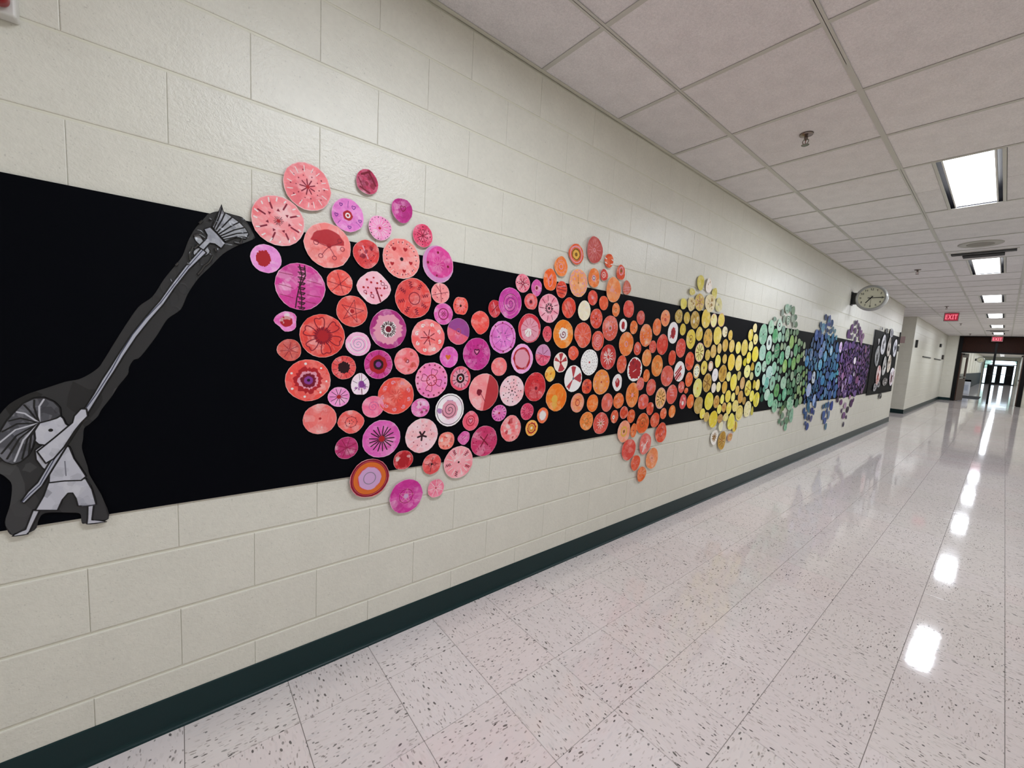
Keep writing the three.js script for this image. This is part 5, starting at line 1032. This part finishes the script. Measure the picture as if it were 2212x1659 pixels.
function exitSign(x, y, z, w, h, label) {
  const t = thing('exit_sign', label, 'exit sign', [x, y, z]);
  part('housing', new RoundedBoxGeometry(w, h, 0.045, 2, 0.008), std({ color: 0x9c8c88, roughness: 0.5 }), t);
  part('face', box(-w * 0.44, w * 0.44, -h * 0.42, h * 0.42, 0.0226, 0.025), std({ color: 0x8c1428, emissive: 0xc82848, emissiveIntensity: 0.42, roughness: 0.4 }), t);
  const g = new TextGeometry('EXIT', { font, size: h * 0.56, depth: 0.003, curveSegments: 4 }); g.computeBoundingBox(); const b = g.boundingBox; g.translate(-(b.min.x + b.max.x) / 2, -(b.min.y + b.max.y) / 2, 0.025); g.scale(w * 0.78 / (b.max.x - b.min.x), 1, 1);
  part('lettering', g, std({ color: 0xff8c98, emissive: 0xff7a90, emissiveIntensity: 0.6, roughness: 0.4 }), t);
  part('canopy', box(-0.06, 0.06, h / 2 - 0.001, CEIL - y + 0.0005, -0.02, 0.02), M.whiteMetal, t);
}
exitSign(0.645, 2.535, -14.3, 0.25, 0.2, 'glowing red EXIT sign hanging from the ceiling past the clock');
exitSign(1.275, 2.53, -24.3, 0.29, 0.2, 'glowing red EXIT sign mounted over the brown doorway header');
exitSign(0.9, 2.5, -40, 0.32, 0.24, 'faint red EXIT sign seen through the open double doorway');
{
  const t = thing('fire_alarm', 'white fire alarm box with a red horn high on the wall above the grey cut-out', 'fire alarm', [0.0005, 2.124, 0.371]);
  part('back_box', new RoundedBoxGeometry(0.035, 0.224, 0.18, 3, 0.006), M.whiteMetal, t, [0.0175, 0, 0]);
  part('horn', new RoundedBoxGeometry(0.045, 0.2, 0.165, 4, 0.018), std({ color: 0x8c0a12, roughness: 0.3 }), t, [0.0535, -0.004, -0.002]);
}
function plate(name, label, cat, g, m) { return tag(part(name, g, m), label, cat); }
plate('room_sign', 'small dark upright sign on the block wall beyond the side corridor', 'sign', box(-0.049, -0.0, 1.83, 2.04, -15.74, -15.7), M.dark);
plate('display_rail', 'first long dark rail on the far block wall', 'rail', box(-0.049, -0.03, 1.605, 1.64, -19.6, -17.6), M.dark);
plate('display_rail', 'second long dark rail on the far block wall, closer to the doorway', 'rail', box(-0.049, -0.03, 1.6, 1.635, -22.9, -20.8), M.dark);
plate('thermostat', 'small dark box high on the far block wall', 'thermostat', box(-0.049, -0.01, 2.08, 2.2, -22.2, -21.9), M.dark);
plate('pull_station', 'small dark fire pull box at the end of the second rail', 'fire alarm', box(-0.049, -0.005, 1.65, 1.82, -23.6, -23.35), std({ color: 0x2a2422, roughness: 0.5 }));
{
  const t = thing('corner_sign', 'small pinkish sign projecting at the wall corner above the black panel end', 'sign', [0.0005, 1.9, -12.62]);
  part('bracket', box(0, 0.02, -0.11, 0.16, -0.015, 0.015), M.dark, t);
  part('plate', box(0.02, 0.1, -0.08, 0.07, -0.006, 0.006), std({ color: 0x8c7472, roughness: 0.5 }), t);
  plate('switch_plate', 'small dark wall plate at the corner below the pinkish sign', 'switch', box(0.0005, 0.012, 1.63, 1.75, -12.72, -12.6), M.dark);
}

// ---------------------------------------------------------------- the double doorway at the end
{
  const X0 = 0.29, X1 = 2.11, jamb = 0.11, HEAD = 2.02;
  struct('trim_1', merge([box(X0, X0 + jamb, 0, CEIL, END - 0.12, END + 0.02), box(X1 - jamb, X1, 0, CEIL, END - 0.12, END + 0.02), box(X0 + jamb, X1 - jamb, CEIL - 0.03, CEIL, END - 0.12, END + 0.02), box(X0 + jamb, X1 - jamb, HEAD - 0.05, HEAD, END - 0.12, END + 0.02)]), M.darkFrame);
  const tr = struct('trim_2', box(X0 + jamb, 1.275, HEAD, CEIL - 0.03, END - 0.08, END - 0.03), M.wood);
  struct('trim_3', box(1.275, X1 - jamb, HEAD, CEIL - 0.03, END - 0.08, END - 0.035), M.wood);
  struct('trim_4', box(1.255, 1.315, 0, CEIL - 0.03, END - 0.07, END - 0.01), M.darkFrame);
  for (const [n, s, hx] of [[1, 1, X0 + jamb + 0.005], [2, -1, X1 - jamb - 0.005]]) {
    const d = new THREE.Group(); d.name = 'door_' + n; d.userData = { kind: 'structure' }; d.position.set(hx, 0.01, END - 0.1); d.rotation.y = s > 0 ? Math.PI / 2 - 0.2 : -Math.PI / 2 - 0.12; scene.add(d);
    const w = 0.8 * s, b = (a0, a1, y0, y1) => box(a0 * s, a1 * s, y0, y1, -0.022, 0.022);
    part('leaf', merge([b(0, 0.12, 0, 1.95), b(0.68, 0.8, 0, 1.95), b(0.12, 0.68, 0, 0.9), b(0.12, 0.68, 1.78, 1.95)]), M.woodPale, d);
    part('pane', box(0.12 * s, 0.68 * s, 0.9, 1.78, -0.004, 0.004), M.glass, d);
    part('push_bar', box(0.1 * s, 0.7 * s, 0.95, 1.0, 0.03 , 0.06), M.greyMetal, d);
    part('closer', box(0.1 * s, 0.36 * s, 1.88, 1.93, 0.022, 0.07), M.dark, d);
  }
}

// ---------------------------------------------------------------- the corridor beyond the doorway
{
  struct('floor_beyond', box(FARX0 - 0.2, FARX1 + 0.2, -0.15, 0, FAR, END - 0.12), floorMats[0]);
  const fb = scene.children[scene.children.length - 1]; metreUV(fb.geometry);
  const holes = [[FARX0 - 0.2, LX - 0.16, FAR - 0.2, END - 0.15], [LX + 0.16, FARX1 + 0.2, FAR - 0.2, END - 0.15]];
  for (let n = -1; n < 9; n++) { const za = n < 0 ? END - 0.15 : -27.6 - n * 3.6576 - 0.61, zb = n < 8 ? -27.6 - (n + 1) * 3.6576 + 0.61 : FAR - 0.2; if (za > zb) holes.push([LX - 0.16, LX + 0.16, zb, za]); }
  struct('ceiling_beyond', merge([...holes.map(([a, b, c, d]) => box(a, b, CEIL, CEIL + 0.12, c, d)), box(FARX0 - 0.2, FARX1 + 0.2, CEIL + 0.12, CEIL + 0.2, FAR - 0.2, END - 0.15)]), std({ color: 0xcfcac4, roughness: 0.9 }));
  struct('wall_left_far', box(FARX0 - 0.2, FARX0, 1.05, CEIL, FAR, END - 0.15), M.wallPlain);
  struct('wall_right_far', box(FARX1, FARX1 + 0.2, 0, CEIL, FAR, END - 0.15), M.wallPlain);
  const wl = struct('trim_5', box(FARX0 - 0.2, FARX0 + 0.02, 0, 1.05, FAR, END - 0.15), std({ color: 0x16282c, roughness: 0.7 }));
  for (let n = 0; n < 9; n++) { const z = -27.6 - n * 3.6576; ceilingLight(z, ['first', 'second', 'third', 'fourth', 'fifth', 'sixth', 'seventh', 'eighth', 'ninth', 'tenth'][n] + ' bright lamp in the ceiling row beyond the double doorway'); }
  wallClock(0.36, 2.06, -46, 0.21, 'distant bracket clock on the wall beyond the double doorway');
  const bin = thing('waste_bin', 'white recycling bin with a black lid beyond the doorway', 'bin', [0.345, 0, -32.1]);
  part('body', new RoundedBoxGeometry(0.36, 0.66, 0.36, 3, 0.02), std({ color: 0xd8dce6, roughness: 0.45 }), bin, [0, 0.335, 0]);
  const lid = new THREE.CylinderGeometry(0.19, 0.19, 0.38, 18, 1, false, 0, Math.PI); lid.rotateZ(Math.PI / 2); lid.rotateX(-Math.PI / 2); lid.scale(1, 0.55, 1);
  part('lid', lid, M.black, bin, [0, 0.665, 0]);
  part('printed_panel', box(-0.12, 0.12, 0.2, 0.5, 0.18, 0.183), std({ color: 0xbcc4d4, roughness: 0.5 }), bin);
  const mat = thing('floor_mat', 'dark entrance mat with pale edging on the floor past the doorway', 'mat', [0.66, 0.0005, -28.7]);
  part('carpet', box(-0.33, 0.33, 0, 0.012, -1.6, 1.4), std({ color: 0x14151c, roughness: 0.95 }), mat);
  part('edging', merge([box(-0.36, 0.36, 0, 0.009, 1.4, 1.46), box(-0.36, 0.36, 0, 0.009, -1.66, -1.6)]), std({ color: 0xa6abb8, roughness: 0.5 }), mat);
  // far entrance: frame, transom, sidelights, two leaves with narrow lights
  const x0 = FARX0 + 0.12, x1 = 2.27, h = 2.36, tb = 1.93;
  struct('wall_far_end', merge([box(FARX0 - 0.2, x0, 0, CEIL, FAR - 0.2, FAR), box(x1, FARX1 + 0.2, 0, CEIL, FAR - 0.2, FAR), box(x0, x1, h, CEIL, FAR - 0.2, FAR)]), M.wallPlain);
  struct('trim_6', merge([box(x0, x0 + 0.05, 0, h, FAR - 0.12, FAR), box(x1 - 0.05, x1, 0, h, FAR - 0.12, FAR), box(x0, x1, h - 0.05, h, FAR - 0.12, FAR), box(x0, x1, tb - 0.03, tb + 0.03, FAR - 0.12, FAR), box(x0 + 0.22, x0 + 0.27, 0, tb, FAR - 0.12, FAR), box(x1 - 0.2, x1 - 0.15, 0, tb, FAR - 0.12, FAR), box(x0, x1, 0, 0.06, FAR - 0.12, FAR)]), M.darkFrame);
  struct('window_1', box(x0 + 0.05, x1 - 0.05, tb + 0.03, h - 0.05, FAR - 0.07, FAR - 0.06), M.glass);
  struct('window_2', box(x0 + 0.05, x0 + 0.22, 0.06, tb - 0.03, FAR - 0.07, FAR - 0.06), M.glass);
  struct('window_3', box(x1 - 0.15, x1 - 0.05, 0.06, tb - 0.03, FAR - 0.07, FAR - 0.06), M.glass);
  const xm = (x0 + 0.27 + x1 - 0.2) / 2;
  for (const [n, a, b, wa, wb] of [[3, x0 + 0.27, xm, 0.8, 1.06], [4, xm, x1 - 0.2, 1.38, 1.64]]) {
    const d = new THREE.Group(); d.name = 'door_' + n; d.userData = { kind: 'structure' }; d.position.set(a, 0.06, FAR - 0.05); scene.add(d);
    part('leaf', merge([box(0, wa - a, 0, tb - 0.1, -0.022, 0.022), box(wb - a, b - a, 0, tb - 0.1, -0.022, 0.022), box(wa - a, wb - a, 0, 0.1, -0.022, 0.022), box(wa - a, wb - a, tb - 0.25, tb - 0.1, -0.022, 0.022)]), M.darkFrame, d);
    part('pane', box(wa - a, wb - a, 0.1, tb - 0.25, -0.004, 0.004), M.glass, d);
    part('push_bar', box(0.05, b - a - 0.05, 0.88, 0.93, 0.03, 0.06), M.dark, d);
  }
  // outside
  struct('ground', box(-40, 44, -0.3, -0.1, -140, FAR - 0.2), std({ color: 0xb9bcb8, roughness: 0.9 }));
  const tree = (x, z, s, label) => { const t = thing('tree', label, 'tree', [x, -0.1, z]); part('trunk', new THREE.CylinderGeometry(0.12 * s, 0.2 * s, 2.4 * s, 10), std({ color: 0x4a3c30, roughness: 0.9 }), t, [0, 1.2 * s, 0]); const g = new THREE.IcosahedronGeometry(1.7 * s, 3), p = g.attributes.position, r = rng(Math.round(x * 10 + 99)), ph = [r() * 6, r() * 6, r() * 6]; for (let i = 0; i < p.count; i++) { const k = 1 + 0.16 * Math.sin(p.getX(i) * 4 + ph[0]) * Math.sin(p.getY(i) * 5 + ph[1]) + 0.1 * Math.sin(p.getZ(i) * 9 + ph[2]); p.setXYZ(i, p.getX(i) * k, p.getY(i) * k, p.getZ(i) * k); } g.computeVertexNormals(); part('crown', g, std({ color: 0x9aaea0, roughness: 0.9 }), t, [0, 3.2 * s, 0]); };
  tree(-1.6, -96, 1.0, 'pale green tree outside seen through the transom of the far entrance, before the doors');
  tree(4.2, -104, 1.2, 'second pale green tree outside the far entrance, deeper in the yard');
}

renderer.render(scene, camera);
